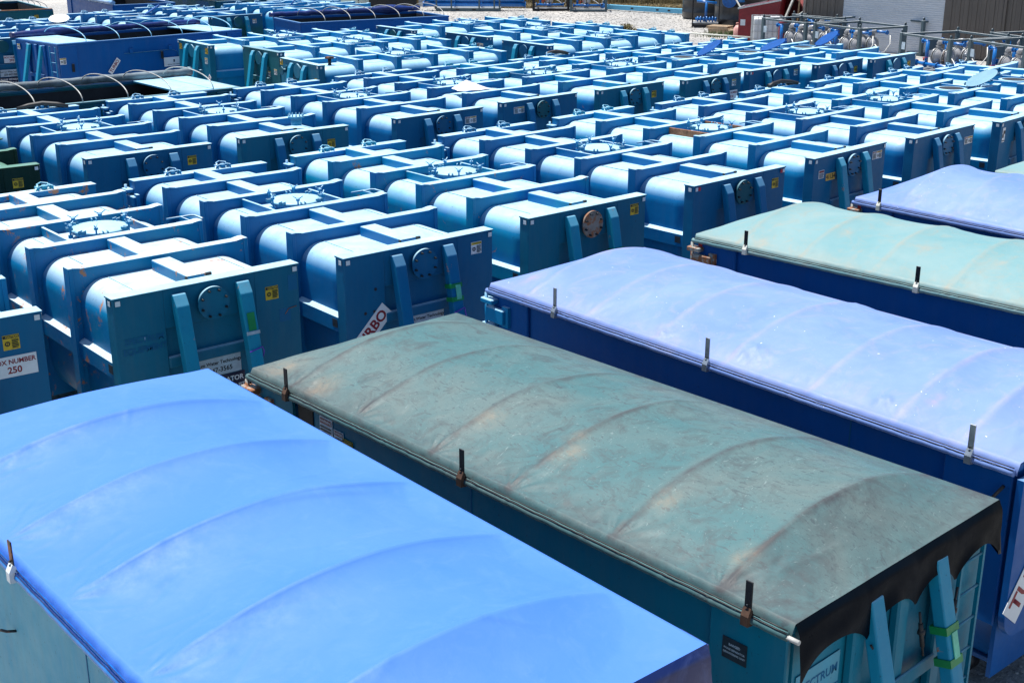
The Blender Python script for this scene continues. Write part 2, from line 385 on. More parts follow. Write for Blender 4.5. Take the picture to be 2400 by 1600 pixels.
def separator(parent, loc, rot=(0, 0, 0), sc=1.0):
    g = [(M['white_ink'], [('PHASE SEPARATOR', .088*sc, 0, .055*sc), ('DEWATERING UNIT', .088*sc, 0, -.055*sc)], [])]
    return sign('separator_sign', ('sep', sc), .80*sc, .26*sc, M['navy_sign'], g, parent, loc, rot)
LEFT = (0, 0, -PI/2); RIGHT = (0, 0, PI/2)

# ------------------------------------------------------------------ ground
g = MB(); g.bm.verts.ensure_lookup_table()
vs = [g.bm.verts.new(p) for p in ((-900, -300, 0), (900, -300, 0), (900, 1500, 0), (-900, 1500, 0))]; g.bm.faces.new(vs)
gr = g.build('gravel_ground', M['ground']); gr['kind'] = 'structure'

# ------------------------------------------------------------------ vacuum boxes
OFF = [0, 1.266, 2.545, 3.805, 5.074, 6.268]; TR = .17; TP = .2; HW = 1.22
def arc(cx, cz, r, a0, a1, n): return [(cx+r*math.cos(a0+(a1-a0)*i/n), cz+r*math.sin(a0+(a1-a0)*i/n)) for i in range(n+1)]
def tank_mesh():
    hw, top, r = 1.11, 2.32, .34
    pr = arc(hw-r, top-r, r, 0, PI/2, 12)+arc(-hw+r, top-r, r, PI/2, PI, 12)+arc(-hw+.6, 1.0, .6, PI, 1.5*PI, 9)+arc(hw-.6, 1.0, .6, -PI/2, 0, 9)
    m = MB(); n = len(pr); ys = [TP-.02]+[TP+.3*i for i in range(1, 21)]+[6.28]
    rings = [[m.bm.verts.new((a + .004*noise.noise(Vector((a*2, y*2, c*2))), y, c+.005*noise.noise(Vector((a*2.3, y*1.7, c+5))))) for a, c in pr] for y in ys]
    for i in range(len(ys)-1):
        for k in range(n):
            f = m.bm.faces.new((rings[i][k], rings[i][(k+1) % n], rings[i+1][(k+1) % n], rings[i+1][k])); f.smooth = True
    m.bm.faces.new(rings[0][::-1]); m.bm.faces.new(rings[-1])
    return m.mesh('tank', M['royal'])
VB = {}
VB['tank'] = tank_mesh()
m = MB()
for s_ in (-.745, .745): m.box(s_-.004, s_+.004, .2, 6.27, 2.30, 2.328)
VB['weld_seam'] = m.mesh('weld_seam', M['dark_steel'])
# front plate: two cheeks, a header and a recessed middle
m = MB()
m.box(-HW, -.60, 0, TP, .28, 2.41, bev=.008); m.box(.60, HW, 0, TP, .28, 2.41, bev=.008)
m.box(-.603, .603, .002, TP, 1.93, 2.409, bev=.006); m.box(-.605, .605, .045, TP-.01, .28, 1.94)
m.box(-HW-.012, HW+.012, -.012, TP+.005, 2.395, 2.418, bev=.004)
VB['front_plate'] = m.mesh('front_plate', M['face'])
m = MB(); m.box(-HW, HW, 0, TP, .28, 2.41, bev=.008); m.box(-HW-.01, HW+.01, -.01, TP+.01, 2.395, 2.418, bev=.004)
VB['rear_plate'] = m.mesh('rear_plate', M['royal'])
m = MB()
m.box(-HW+.02, HW-.02, .018, TR-.018, .45, 2.47)
m.box(-HW+.055, HW-.055, 0, TR, 2.455, 2.482, bev=.004)
for s_ in (-1, 1):
    x0, x1 = sorted((s_*(HW-.055), s_*HW)); m.box(x0, x1, 0, TR, .30, 2.50, bev=.006)
    x0, x1 = sorted((s_*(HW-.15), s_*(HW-.05))); m.hexa([(x0, 0, 2.47), (x1, 0, 2.47), (x1, TR, 2.47), (x0, TR, 2.47), (x0, 0, 2.484 if s_ > 0 else 2.50), (x1, 0, 2.50 if s_ > 0 else 2.484), (x1, TR, 2.50 if s_ > 0 else 2.484), (x0, TR, 2.484 if s_ > 0 else 2.50)])
VB['rib'] = m.mesh('rib', M['royal'])
m = MB()  # side rail: sloping top face
pr = [(-1.19, 1.36), (-1.04, 1.36), (-1.04, 1.63), (-1.19, 1.56)]
m.extrude(pr, TP, 6.27)
VB['side_rail'] = m.mesh('side_rail', M['royal'])
def chan(L):
    m = MB(); m.box(-.13, .13, 0, L, 2.29, 2.455, bev=.015, seg=2); return m.mesh('roof_channel', M['royal'])
VB['ch_a'] = chan(OFF[1]-TP-.08); VB['ch_b'] = chan(OFF[2]-OFF[1]-TR)
m = MB(); m.box(-.02, .02, 0, OFF[3]-OFF[2]-TR, 2.29, 2.45, bev=.004); VB['curb'] = m.mesh('hatch_curb', M['royal'])
m = MB(); m.box(-.17, .17, 0, .035, 2.30, 2.45); VB['seal'] = m.mesh('end_seal', M['black'])
# hook posts
def post_mesh():
    m = MB(); w2, d = .085, .13
    def ring(z, y): return [(-w2, y, z), (w2, y, z), (w2, y+d, z), (-w2, y+d, z)]
    P0 = ring(.28, -.50); P1 = ring(2.20, -.13); P2 = [(-w2, -.05, 2.335), (w2, -.05, 2.335), (w2, .01, 2.335), (-w2, .01, 2.335)]
    vs = [[m.bm.verts.new(p) for p in r_] for r_ in (P0, P1, P2)]
    for a, b in ((0, 1), (1, 2)):
        for k in range(4): m.bm.faces.new((vs[a][k], vs[a][(k+1) % 4], vs[b][(k+1) % 4], vs[b][k]))
    m.bm.faces.new(vs[0][::-1]); m.bm.faces.new(vs[2])
    bmesh.ops.bevel(m.bm, geom=list(m.bm.edges), offset=.012, segments=2, affect='EDGES', profile=.5)
    return m.mesh('hook_post', M['post'])
VB['post'] = post_mesh()
m = MB(); m.box(-.60, .60, -.02, .06, 1.43, 1.57, bev=.02, seg=2); VB['beam'] = m.mesh('cross_beam', M['face'])
m = MB(); m.cyl((0, .01, 0), (0, -.05, 0), .15, 32); m.cyl((0, -.05, 0), (0, -.085, 0), .205, 40); VB['flange'] = m.mesh('flange_cover', M['face'])
m = MB(); m.cyl((0, 0, 0), (0, -.028, 0), .016, 8); m.cyl((0, -.028, 0), (0, -.045, 0), .009, 6); VB['bolt'] = m.mesh('bolt', M['bolt'])
m = MB(); m.box(-.03, .03, -.003, 0, -.03, .03); VB['refl'] = m.mesh('reflector', M['reflector'])
# hatch
m = MB(); m.lathe([(.33, 2.29), (.33, 2.40), (.385, 2.405), (.385, 2.435), (.33, 2.437), (.0, 2.437)], n=36); VB['collar'] = m.mesh('hatch_collar', M['royal'])
m = MB(); m.lathe([(.0, .062), (.12, .058), (.24, .044), (.33, .024), (.385, .020), (.39, .004)], n=36); m.cyl((0, 0, 0), (0, 0, .006), .388, 36)
for k in range(8):
    a = 2*PI*k/8+.2; c, s_ = math.cos(a), math.sin(a)
    m.beam((c*.36-s_*.03, s_*.36+c*.03, .03), (c*.45-s_*.03, s_*.45+c*.03, .03), .012, .05)
    m.beam((c*.36+s_*.03, s_*.36-c*.03, .03), (c*.45+s_*.03, s_*.45-c*.03, .03), .012, .05)
VB['lid'] = m.mesh('hatch_lid', M['lid'])
m = MB(); m.cyl((0, 0, -.08), (0, 0, .10), .013, 8); m.cyl((0, 0, .05), (0, 0, .085), .03, 8)
m.cyl((0, 0, .07), (.075, .0, .125), .0085, 6); m.cyl((0, 0, .07), (-.075, .0, .125), .0085, 6)
m.box(-.025, .025, -.02, .02, -.10, -.05)
VB['wing'] = m.mesh('wing_nut', M['post_dark'])
# rear latch and hinge
m = MB(); m.box(-.15, -.125, 0, .16, 0, .10); m.box(.125, .15, 0, .16, 0, .10)
m.cyl((-.17, .1, .08), (.17, .1, .08), .022, 8); m.tube([(-.1, .05, .06), (-.1, .16, .13), (0, .22, .15), (.1, .16, .13), (.1, .05, .06)], .018, 6)
m.beam((-.2, .02, 0), (-.1, .12, .1), .03, .05); m.box(-.05, .05, .03, .13, .02, .12, bev=.02)
VB['latch'] = m.mesh('door_latch', M['sky'])
m = MB(); m.box(-.10, .02, -.05, .16, .30, .36, bev=.01); m.box(-.10, .02, -.05, .16, .0, .05, bev=.01); m.box(-.07, .0, -.22, .12, .08, .26, bev=.01); m.cyl((-.05, .1, -.1), (-.05, .1, .42), .022, 10); m.box(-.03, .02, -.27, -.16, .05, .30)
VB['hinge'] = m.mesh('door_hinge', M['sky'])
m = MB()
m.tube([(.02, 0, 0), (.40, 0, 0), (.44, .03, 0), (.44, .28, 0), (.40, .31, 0), (.02, .31, 0)], .014, 6); m.cyl((.24, 0, 0), (.24, .31, 0), .012, 6)
VB['loop'] = m.mesh('ladder_rail', M['sky'])

def vacuum_box(key, p, label, paintm, facem, postm, lidm=None, lid='closed', near=True, yb=0, extras=None, gr_='closed vacuum boxes parked in rows', hatch_face=None, skip=()):
    loc, rz = pose(p)
    t = thing('vacuum_box', label, 'vacuum box', loc, rz, gr_)
    inst('tank', VB['tank'], paintm, t); inst('weld_seam', VB['weld_seam'], M['face'], t)
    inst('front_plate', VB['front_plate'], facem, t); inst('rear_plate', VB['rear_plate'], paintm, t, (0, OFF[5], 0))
    for k in range(1, 5): inst('rib', VB['rib'], paintm, t, (0, OFF[k], 0))
    inst('side_rail', VB['side_rail'], paintm, t); inst('side_rail', VB['side_rail'], paintm, t, (0, 6.27+TP, 0), (0, 0, PI))
    inst('roof_channel', VB['ch_a'], paintm, t, (-.06, TP, 0)); inst('roof_channel', VB['ch_b'], paintm, t, (-.06, OFF[1]+TR, 0))
    inst('roof_channel', VB['ch_b'], paintm, t, (-.06, OFF[3]+TR, 0)); inst('roof_channel', VB['ch_a'], paintm, t, (-.06, OFF[4]+TR, 0))
    if near: inst('end_seal', VB['seal'], M['black'], t, (-.03, TP+.002, 0))
    inst('hatch_curb', VB['curb'], hatch_face or paintm, t, (-.58, OFF[2]+TR, 0)); inst('hatch_curb', VB['curb'], hatch_face or paintm, t, (.58, OFF[2]+TR, 0))
    if 'front' not in skip:
        for s_ in (-.42, .42): inst('hook_post', VB['post'], postm, t, (s_, 0, 0))
        inst('cross_beam', VB['beam'], facem, t)
        fl = inst('flange_cover', VB['flange'], facem if facem != M['face'] or R.random() < .5 else M['face_green'], t, (0, 0, 2.15))
        nb = 8 if near else 0
        for k in range(nb):
            a = 2*PI*k/nb+.35; inst('bolt', VB['bolt'], M['bolt'], fl, (.168*math.cos(a), -.085, .168*math.sin(a)))
        for s_ in (-1, 1): inst('reflector', VB['refl'], M['reflector'], t, (s_*1.165, -.013, 2.35))
        inst('reflector', VB['refl'], M['reflector'], t, (-HW-.013, .07, 2.345), LEFT)
        inst('reflector', VB['refl'], M['reflector'], t, (HW+.013, .07, 2.345), RIGHT)
    # hatch
    hy = (OFF[2]+OFF[3]+TR)/2
    hc = inst('hatch_collar', VB['collar'], paintm, t, (.02, hy, 0))
    if lid == 'closed':
        inst('hatch_lid', VB['lid'], lidm or M['lid'], t, (.02, hy, 2.44), (0, 0, R.random()*.6))
        for k in range(6):
            a = 2*PI*k/6+R.random()*.25; inst('wing_nut', VB['wing'], M['sky'], hc, (.43*math.cos(a), .43*math.sin(a), 2.47), (0, 0, R.random()*3))
    else:
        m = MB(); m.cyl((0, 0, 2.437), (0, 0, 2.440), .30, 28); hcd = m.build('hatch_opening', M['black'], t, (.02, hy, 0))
        ang = lid[1]; dirn = lid[0]
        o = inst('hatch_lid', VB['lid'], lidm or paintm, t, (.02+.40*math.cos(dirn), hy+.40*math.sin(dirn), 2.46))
        q = Matrix.Translation((.02+.42*math.cos(dirn), hy+.42*math.sin(dirn), 2.46)) @ Matrix.Rotation(ang, 4, Vector((-math.sin(dirn), math.cos(dirn), 0))) @ Matrix.Translation((-.42*math.cos(dirn), -.42*math.sin(dirn), 0))
        o.matrix_basis = q
        if len(lid) > 2:
            m = MB(); m.cyl((0, 0, -.004), (0, 0, 0), .37, 32); m.build('lid_lining', M['tan'], o)
    for s_ in (-.5, .42): inst('door_latch', VB['latch'], postm, t, (s_, OFF[5]+.02, 2.405), (0, 0, R.uniform(-.1, .1))).scale = (.85, .85, .72)
    inst('door_hinge', VB['hinge'], paintm, t, (-HW-.02, OFF[5]+.1, 1.92))
    inst('ladder_rail', VB['loop'], paintm, t, (HW-.24, OFF[2]+.38, 2.42))
    if near: inst('data_plate', MB().box(-.06, .06, -.004, 0, -.055, .055).mesh('data_plate', M['plate_tag']), M['plate_tag'], t, (-1.192, .32, 1.47), LEFT)
    if extras: extras(t)
    return t

def ex_caution(white=False, s=.83, z=2.13):
    return lambda t: caution(t, (s, -.001, z), white=white)
def ex_wp(s=.9, z=2.2): return lambda t: warning_pair(t, (s, -.001, z))
def signs_low(t):
    company(t, (.0, .04, 1.30)); separator(t, (.0, .038, 1.04))
def strap(t, col='green_tape', z=1.75, s=.42):
    y = -.13-(2.20-z)*.193-.006
    m = MB()
    m.beam((s, y+.06, z-.07), (s, y+.06-.0, z-.03), .19, .155); m.build('green_tape', M[col], t)
def ex_b1(t):
    caution(t, (.83, -.001, 2.10)); signs_low(t); company(t, (-1.063, 1.85, 1.85), LEFT, .9)
    separator(t, (-1.02, 2.0, .98), LEFT, .8)
    y = lambda z: -.13-(2.20-z)*.193
    m = MB(); m.box(-.05, .05, -.006, 0, -.11, .11); m.build('green_tape', M['green_tape'], t, (.42, y(1.86)-.004, 1.86), (-.19, 0, 0))
    m = MB(); m.box(-.09, .09, -.006, 0, -.02, .02); m.build('peeling_tape', M['old_sign'], t, (.42, y(1.72)-.004, 1.72), (-.19, 0, 0))
    m = MB(); m.tube([(.33, y(1.5)-.01, 1.50), (.51, y(1.53)-.012, 1.535), (.53, y(1.5)-.0, 1.47), (.53, y(1.45)+.05, 1.38)], .007, 6); m.build('cable_tie', M['purple'], t)
    m = MB(); m.tube([(1.0, -.006, 1.79), (1.02, -.006, 1.81), (1.05, -.006, 1.85), (1.13, -.006, 1.86), (1.17, -.006, 1.865)], .005, 5); m.build('scratch_line', M['rust'], t)
    for x, z, w_, h_ in ((1.0, 1.78, .16, .17), (1.13, 2.18, .13, .2)):
        m = MB(); m.box(-w_/2, w_/2, -.002, 0, -h_/2, h_/2); m.build('decal_ghost', M['face'], t, (x, -.001, z))
    sign('faded_lettering', 'ghost', .001, .001, M['face'], [(M['face'], [('SPECTRUM', .1, 0, .06), ('EQUIPMENT', .1, 0, -.06)], [])], t, (-.88, 0, 1.80))
def ex_b2(t):
    caution(t, (.93, -.001, 2.20), white=True); turbo(t, (-.86, -.004, 1.36), (0, -math.radians(44), 0), 1.2); company(t, (.02, .04, 1.32))
    y = lambda z: -.13-(2.20-z)*.193
    for z in (1.80, 1.62):
        m = MB(); m.box(-.094, .094, -.006, .14, -.03, .03); m.build('green_tape', M['green_tape'], t, (.42, y(z)-.002, z), (-.19, 0, 0))
    m = MB(); m.box(-.04, .04, -.008, 0, -.10, .10); m.build('seal_tag', M['pale_tie'], t, (.44, y(1.71)-.006, 1.71), (-.19, 0, 0))
    m = MB(); m.tube([(.33, y(1.45)-.01, 1.45), (.50, y(1.47)-.012, 1.49), (.53, y(1.42), 1.36), (.53, y(1.3)+.03, 1.22)], .007, 6); m.build('cable_tie', M['purple'], t)
    for x, z in ((-.75, 1.92), (-.92, 1.62), (-.78, 1.62)):
        m = MB(); m.cyl((0, -.003, 0), (0, 0, 0), .022, 10); m.build('tar_spot', M['ink'], t, (x, -.001, z))
    turbo(t, (-1.03, 2.2, .75), (0, -math.radians(44), -PI/2), .9)
def ex_b3(t):
    caution(t, (.97, -.001, 2.22)); strap_pair(t, 1.63)
    for c in t.children:
        if c.name.startswith('flange_cover'): setm(c, M['rusty_cover'])
def strap_pair(t, z0):
    y = lambda z: -.13-(2.20-z)*.193
    for z in (z0+.09, z0-.09):
        m = MB(); m.box(-.094, .094, -.006, .14, -.025, .025); m.build('green_tape', M['green_tape'], t, (.42, y(z)-.002, z), (-.19, 0, 0))
    m = MB(); m.box(-.04, .04, -.008, 0, -.08, .08); m.build('seal_tag', M['pale_tie'], t, (.42, y(z0)-.006, z0), (-.19, 0, 0))
def ex_b4(t):
    caution(t, (.95, -.001, 2.16))
    for s_ in (-1, 1): inst('reflector', VB['refl'], M['red_reflector'], t, (s_*1.10, -.014, 2.35))
def ex_b5(t):
    warning_pair(t, (.92, -.001, 2.21))
    sign('number_sign', 'n41134', .30, .13, M['orange_sign'], [(M['ink'], [('41134', .115, 0, 0)], [])], t, (-.66, -.003, 2.02))
    sign('danger_sign', 'dng', .17, .15, M['white_sign'], [(M['red_ink'], [], [(-.075, .075, .03, .066)]), (M['ink'], [], fine(-.07, .07, -.065, .02, 4))], t, (-.97, -.003, 2.10))
def ex_b7(t):
    sign('inspection_sign', 'insp', .13, .30, M['white_sign'], [(M['ink'], [], [(-.03, .06, .02, .09), (-.06, 0, -.06, .02), (-.06, .06, -.13, -.11)])], t, (-1.05, -.003, 2.13))
def ex_b0(t):
    caution(t, (.86, -.001, 2.12)); boxnum(t, (.86, -.003, 1.84), '250')
def ex_c0(t): caution(t, (.80, -.001, 2.15)); company(t, (-1.063, 1.85, 1.55), LEFT, .9)
def ex_c1(t):
    caution(t, (.80, -.001, 2.10)); boxnum(t, (.72, -.003, 1.74), '188')
    m = MB(); m.cyl((0, 0, 2.41), (0, 0, 2.56), .11, 20); m.cyl((0, 0, 2.56), (0, 0, 2.60), .165, 28); sp = m.build('roof_flange', M['lid'], t, (.45, .75, 0))
    for k in range(12): inst('bolt', VB['bolt'], M['lid'], sp, (.145*math.cos(k*PI/6), .145*math.sin(k*PI/6), 2.60), (-PI/2, 0, 0))
def ex_c3(t): warning_pair(t, (-.72, -.001, 2.2)); boxnum(t, (.18, -.46, 1.72), '165')
def ex_c5(t): caution(t, (.9, -.001, 2.17), white=True); boxnum(t, (.75, -.05, 1.86), '314')
def ex_c6(t):
    caution(t, (1.0, -.001, 2.20), white=True)
    for s_ in (-1,): inst('reflector', VB['refl'], M['red_reflector'], t, (s_*1.10, -.014, 2.35))
def ex_fm2(t): boxnum(t, (.25, -.05, 1.72), '292'); company(t, (.2, .03, 1.25)); separator(t, (.2, .028, .98))
def ex_d0(t):
    caution(t, (1.02, -.001, 2.22), sc=1.1); caution(t, (-1.0, -.001, 2.22), sc=1.1); caution(t, (.95, -.001, 1.9), white=True, sc=1.1)
    turbo(t, (1.0, -.003, 1.25), (0, -math.radians(50), 0), .8)
def ex_d1(t):
    caution(t, (.95, -.001, 1.8), white=True); caution(t, (.5, .03, 1.7), white=True); turbo(t, (-.2, -.0, 1.2), (0, -math.radians(50), 0), .7)
def ex_d2(t):
    caution(t, (1.03, -.001, 1.95)); caution(t, (-1.15, -.001, 2.3))
    m = MB(); m.cyl((0, .02, 0), (0, -.14, 0), .06, 14); m.cyl((0, -.14, 0), (0, -.17, 0), .12, 20); m.cyl((.02, -.02, .05), (.22, -.10, .16), .02, 8); m.build('side_valve', M['face_green'], t, (-.85, 0, 2.08))
    m = MB(); m.cyl((0, 0, 2.28), (0, 0, 2.50), .05, 12); m.cyl((0, 0, 2.50), (0, 0, 2.56), .13, 16); m.build('vent_cap', M['dark_steel'], t, (.55, .7, 0))
GB = 'closed vacuum boxes parked in rows'
S, Ry, Cy = M['sky'], M['royal'], M['cyan']
FT, FB, FG = M['face_teal'], M['face'], M['face_green']
BX = [
 ('b0', (-6.209, 12.739, 2.2132), 'blue tank box at the left edge with a white box number 250 sign', Cy, FB, M['post'], dict(extras=ex_b0)),
 ('b1', (-3.635, 14.675, 2.2690), 'rust-stained cyan tank box with dented posts, behind the bright blue tarp', M['rusty'], FT, M['post'], dict(extras=ex_b1)),
 ('b2', (-1.210, 16.443, 2.2667), 'deep blue tank box with a white and red TURBO sign and white caution sticker', Ry, FB, M['post_dark'], dict(extras=ex_b2)),
 ('b3', (1.162, 18.660, 2.2860), 'pale cyan tank box with a rusty round cover plate on its front', Cy, FT, M['post'], dict(extras=ex_b3)),
 ('b4', (3.818, 20.907, 2.3140), 'blue tank box with red and white corner reflectors and a yellow caution sticker', Ry, FB, M['post_dark'], dict(extras=ex_b4)),
 ('b5', (6.244, 23.251, 2.3444), 'blue tank box with an orange 41134 number and rust around its roof hatch', S, FB, M['post'], dict(extras=ex_b5, hatch_face=M['rust'])),
 ('b6', (8.641, 25.314, 2.3442), 'blue tank box with white warning sticker, just right of the 41134 box', Ry, FB, M['post_dark'], dict(extras=ex_wp(1.0, 2.12))),
 ('b7', (10.995, 27.308, 2.3845), 'blue tank box cut by the right edge, tall black and white sticker on its front', S, FB, M['post_dark'], dict(extras=ex_b7)),
 ('b8', (13.048, 29.147, 2.3582), 'blue tank box with its grey-green roof lid propped open, near the right edge', S, FB, M['post_dark'], dict(lid=(-.6, 2.62), lidm=M['face_green'])),
 ('b9', (15.329, 30.923, 2.4111), 'blue tank box with an uncovered dark hatch ring at the right edge', S, FB, M['post_dark'], dict(lid=(-.4, 3.05), near=False)),
 ('b10', (17.345, 32.233, 2.4330), 'farthest blue tank box of the front row, beside the pump frames', S, FB, M['post_dark'], dict(near=False)),
 ('cg', (-9.210, 21.194, 2.2043), 'dark green tank box at the left edge', M['green'], M['green'], M['green'], dict(extras=ex_caution(), lidm=M['green'])),
 ('c0', (-6.616, 23.161, 2.2726), 'blue tank box next to the dark green one, black drips on its round cover', Ry, FB, M['post_dark'], dict(extras=ex_c0)),
 ('c1', (-4.290, 25.249, 2.2607), 'blue-green tank box with a bolted flange stub standing on its roof', Ry, FT, M['post_dark'], dict(extras=ex_c1)),
 ('c2', (-1.537, 27.700, 2.3263), 'royal blue tank box with a white warning sticker at the right of its front', Ry, FB, M['post_dark'], dict(extras=ex_wp(.85, 2.17))),
 ('c3', (0.684, 30.006, 2.3310), 'royal blue tank box with box number 165 and a white sheet on its roof', Ry, FB, M['post_dark'], dict(extras=ex_c3)),
 ('c4', (3.020, 32.079, 2.3452), 'blue tank box with patchy green paint round its middle hatch', Cy, FT, M['post'], dict(extras=ex_caution(), hatch_face=FG)),
 ('c5', (5.327, 33.946, 2.3565), 'blue tank box with box number 314 and a protruding pipe flange', S, FT, M['post_dark'], dict(extras=ex_c5)),
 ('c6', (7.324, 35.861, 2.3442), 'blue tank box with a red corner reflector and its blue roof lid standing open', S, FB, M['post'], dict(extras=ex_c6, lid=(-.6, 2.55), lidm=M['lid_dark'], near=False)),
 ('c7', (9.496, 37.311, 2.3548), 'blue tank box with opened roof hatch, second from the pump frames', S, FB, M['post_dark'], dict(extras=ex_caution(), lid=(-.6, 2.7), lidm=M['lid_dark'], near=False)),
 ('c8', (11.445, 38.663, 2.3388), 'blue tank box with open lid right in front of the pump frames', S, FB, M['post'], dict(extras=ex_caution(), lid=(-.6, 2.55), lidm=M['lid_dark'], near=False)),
 ('d0', (-10.475, 42.660, 0.6520), 'blue tank box turned sideways in front of the blue open box with a ladder', S, FT, M['post'], dict(extras=ex_d0, near=False, lidm=Ry)),
 ('d1', (-7.882, 40.592, 0.6635), 'middle one of three blue tank boxes turned sideways, teal blotched front', S, FG, M['post'], dict(extras=ex_d1, near=False)),
 ('d2', (-6.138, 37.253, 0.6195), 'nearest sideways tank box with valves and a black roof vent at its front', S, FT, M['post'], dict(extras=ex_d2, near=False)),
 ('e0', (-4.320, 47.834, 0.6684), 'sideways blue tank box just in front of the far open box with hoops', S, FB, M['post'], dict(near=False)),
 ('e1', (-1.580, 45.331, 0.7017), 'sideways blue tank box in the middle of the far group', S, FB, M['post'], dict(near=False, extras=ex_wp(.75, 2.1))),
 ('e2', (0.425, 42.544, 0.6775), 'nearest sideways blue tank box of the far group, beside the open gravel', S, FB, M['post'], dict(near=False, extras=ex_wp(.8, 1.95))),
 ('f1', (-11.282, 53.608, 2.3180), 'far tank box with a dark teal green front', Ry, FG, M['post'], dict(near=False, extras=ex_caution(True))),
 ('f0', (-13.112, 50.422, 2.3329), 'far blue tank box behind the hoops of the blue open box', Ry, FB, M['post_dark'], dict(near=False, lid=(-.5, 2.6), lidm=M['lid_dark'])),
 ('fm1', (-14.951, 46.617, 2.3102), 'far blue tank box with a round tan-lined lid flipped open', Ry, FB, M['post_dark'], dict(near=False, lid=(1.0, 2.82, 'tan'))),
 ('fm2', (-17.266, 43.948, 2.2013), 'blue tank box at the left edge with box number 292', Ry, FB, M['post_dark'], dict(near=False, extras=ex_fm2)),
 ('f2', (-8.372, 55.370, 2.2034), 'far blue tank box behind the roll of dark tarp', S, FB, M['post_dark'], dict(near=False, lid=(-.5, 2.3), lidm=M['lid_dark'])),
 ('f3', (-6.55, 57.6, 2.25), 'farthest blue tank box, behind the open box with white hoops', S, FB, M['post_dark'], dict(near=False)),
]
for key, p, lab, pm, fm, po, kw in BX: vacuum_box(key, p, lab, pm, fm, po, **kw)

# ------------------------------------------------------------------ open-top boxes with tarps
BOWS = [.55, 1.53, 2.60, 3.55, 4.60, 5.60]
def open_box(p, label, zr, Wd, L, bodym, hingem=None, extras=None, inside=True, depthm=None):
    loc, rz = pose(p); t = thing('open_top_box', label, 'roll-off box', loc, rz, 'open-top roll-off boxes')
    hw = Wd/2
    m = MB()
    zb = .95
    for s_ in (-1, 1):
        x = s_*hw; a, b = sorted((x, x-s_*.03)); m.box(a, b, .02, L-.02, zb, zr-.04)
        # taper to the floor
        m.hexa([(s_*(hw-.35), .05, .35), (s_*(hw-.38), .05, .35), (s_*(hw-.38), L-.05, .35), (s_*(hw-.35), L-.05, .35), (x, .05, zb), (x-s_*.03, .05, zb), (x-s_*.03, L-.05, zb), (x, L-.05, zb)])
    m.box(-hw+.3, hw-.3, .05, L-.05, .32, .36)
    m.build('side_wall', bodym, t)
    for ya, yb_ in ((.0, .04), (L-.05, L)): MB().box(-hw+.03, hw-.03, ya, yb_, .36, zr-.04).build('end_wall', bodym, t)
    m = MB(); z0 = zr-.07; z1 = zr
    for s_ in (-1, 1):
        a, b = sorted((s_*(hw-.05), s_*(hw+.035))); m.box(a, b, -.03, L+.03, z0, z1, bev=.01)
    m.box(-hw+.05, hw-.05, -.03, .06, z0, z1-.002, bev=.01); m.box(-hw+.05, hw-.05, L-.06, L+.03, z0, z1-.002, bev=.01)
    m.build('top_rail', bodym, t)
    for s_ in (-1, 1):       # corner posts and stiffening panels, each a piece of its own
        for y0, y1, d in ((0, .62, .045), (L-.62, L, .045)):
            m = MB(); a, b = sorted((s_*hw, s_*(hw+d))); m.box(a, b, y0, y1, .9, z0-.002, bev=.01); m.build('corner_panel', bodym, t)
    m = MB()
    for s_ in (-.55, .55): m.box(s_-.06, s_+.06, .2, L-.1, .12, .36)
    m.build('skid_beam', bodym, t)
    for y in (.5, L-.6):
        for s_ in (-.75, .75):
            m = MB(); m.cyl((s_-.09, y, .11), (s_+.09, y, .11), .11, 18); m.build('roller', M['dark_steel'], t)
    if hingem:
        inst('door_hinge', VB['hinge'], hingem, t, (-hw-.06, L-.05, zr-.50))
    if extras: extras(t)
    return t
def seamline(t, hw, y, zr, mt):
    m = MB(); m.box(-hw-.004, -hw+.001, y-.006, y+.006, .95, zr-.07); m.build('panel_seam', mt, t)
def hook_end(t, hw, zr, pm, bm_, ladder=True, beams=True):
    for s_ in (-.42, .42):
        m = MB(); w2, d = .075, .12
        r0 = [(s_-w2, -.62, .25), (s_+w2, -.62, .25), (s_+w2, -.62+d, .25), (s_-w2, -.62+d, .25)]
        r1 = [(s_-w2, -.10, zr-.12), (s_+w2, -.10, zr-.12), (s_+w2, .0, zr-.12), (s_-w2, .0, zr-.12)]
        m.hexa(r0+r1); bmesh.ops.bevel(m.bm, geom=list(m.bm.edges), offset=.012, segments=2, affect='EDGES', profile=.5)
        for v in m.bm.verts:
            n_ = noise.noise(v.co*6)*.006; v.co.x += n_; v.co.y += n_
        m.build('hook_post', pm, t)
    for s_ in (-.55, .0, .55):
        m = MB(); m.box(s_-.07, s_+.07, -.075, .0, .36, zr-.10, bev=.015); m.build('stiffener', bm_, t)
    m = MB(); m.box(-.48, .48, -.10, -.076, 1.35, 1.47, bev=.008); m.build('cross_beam', bm_, t)
    if ladder:
        m = MB()
        for x in (.80, 1.12): m.box(x-.015, x+.015, -.075, -.045, .5, zr-.15)
        m.build('ladder_stile', bm_, t)
        for k in range(6):
            m = MB(); m.cyl((.80, -.06, .7+.27*k), (1.12, -.06, .7+.27*k), .011, 8); m.build('ladder_rung', bm_, t)

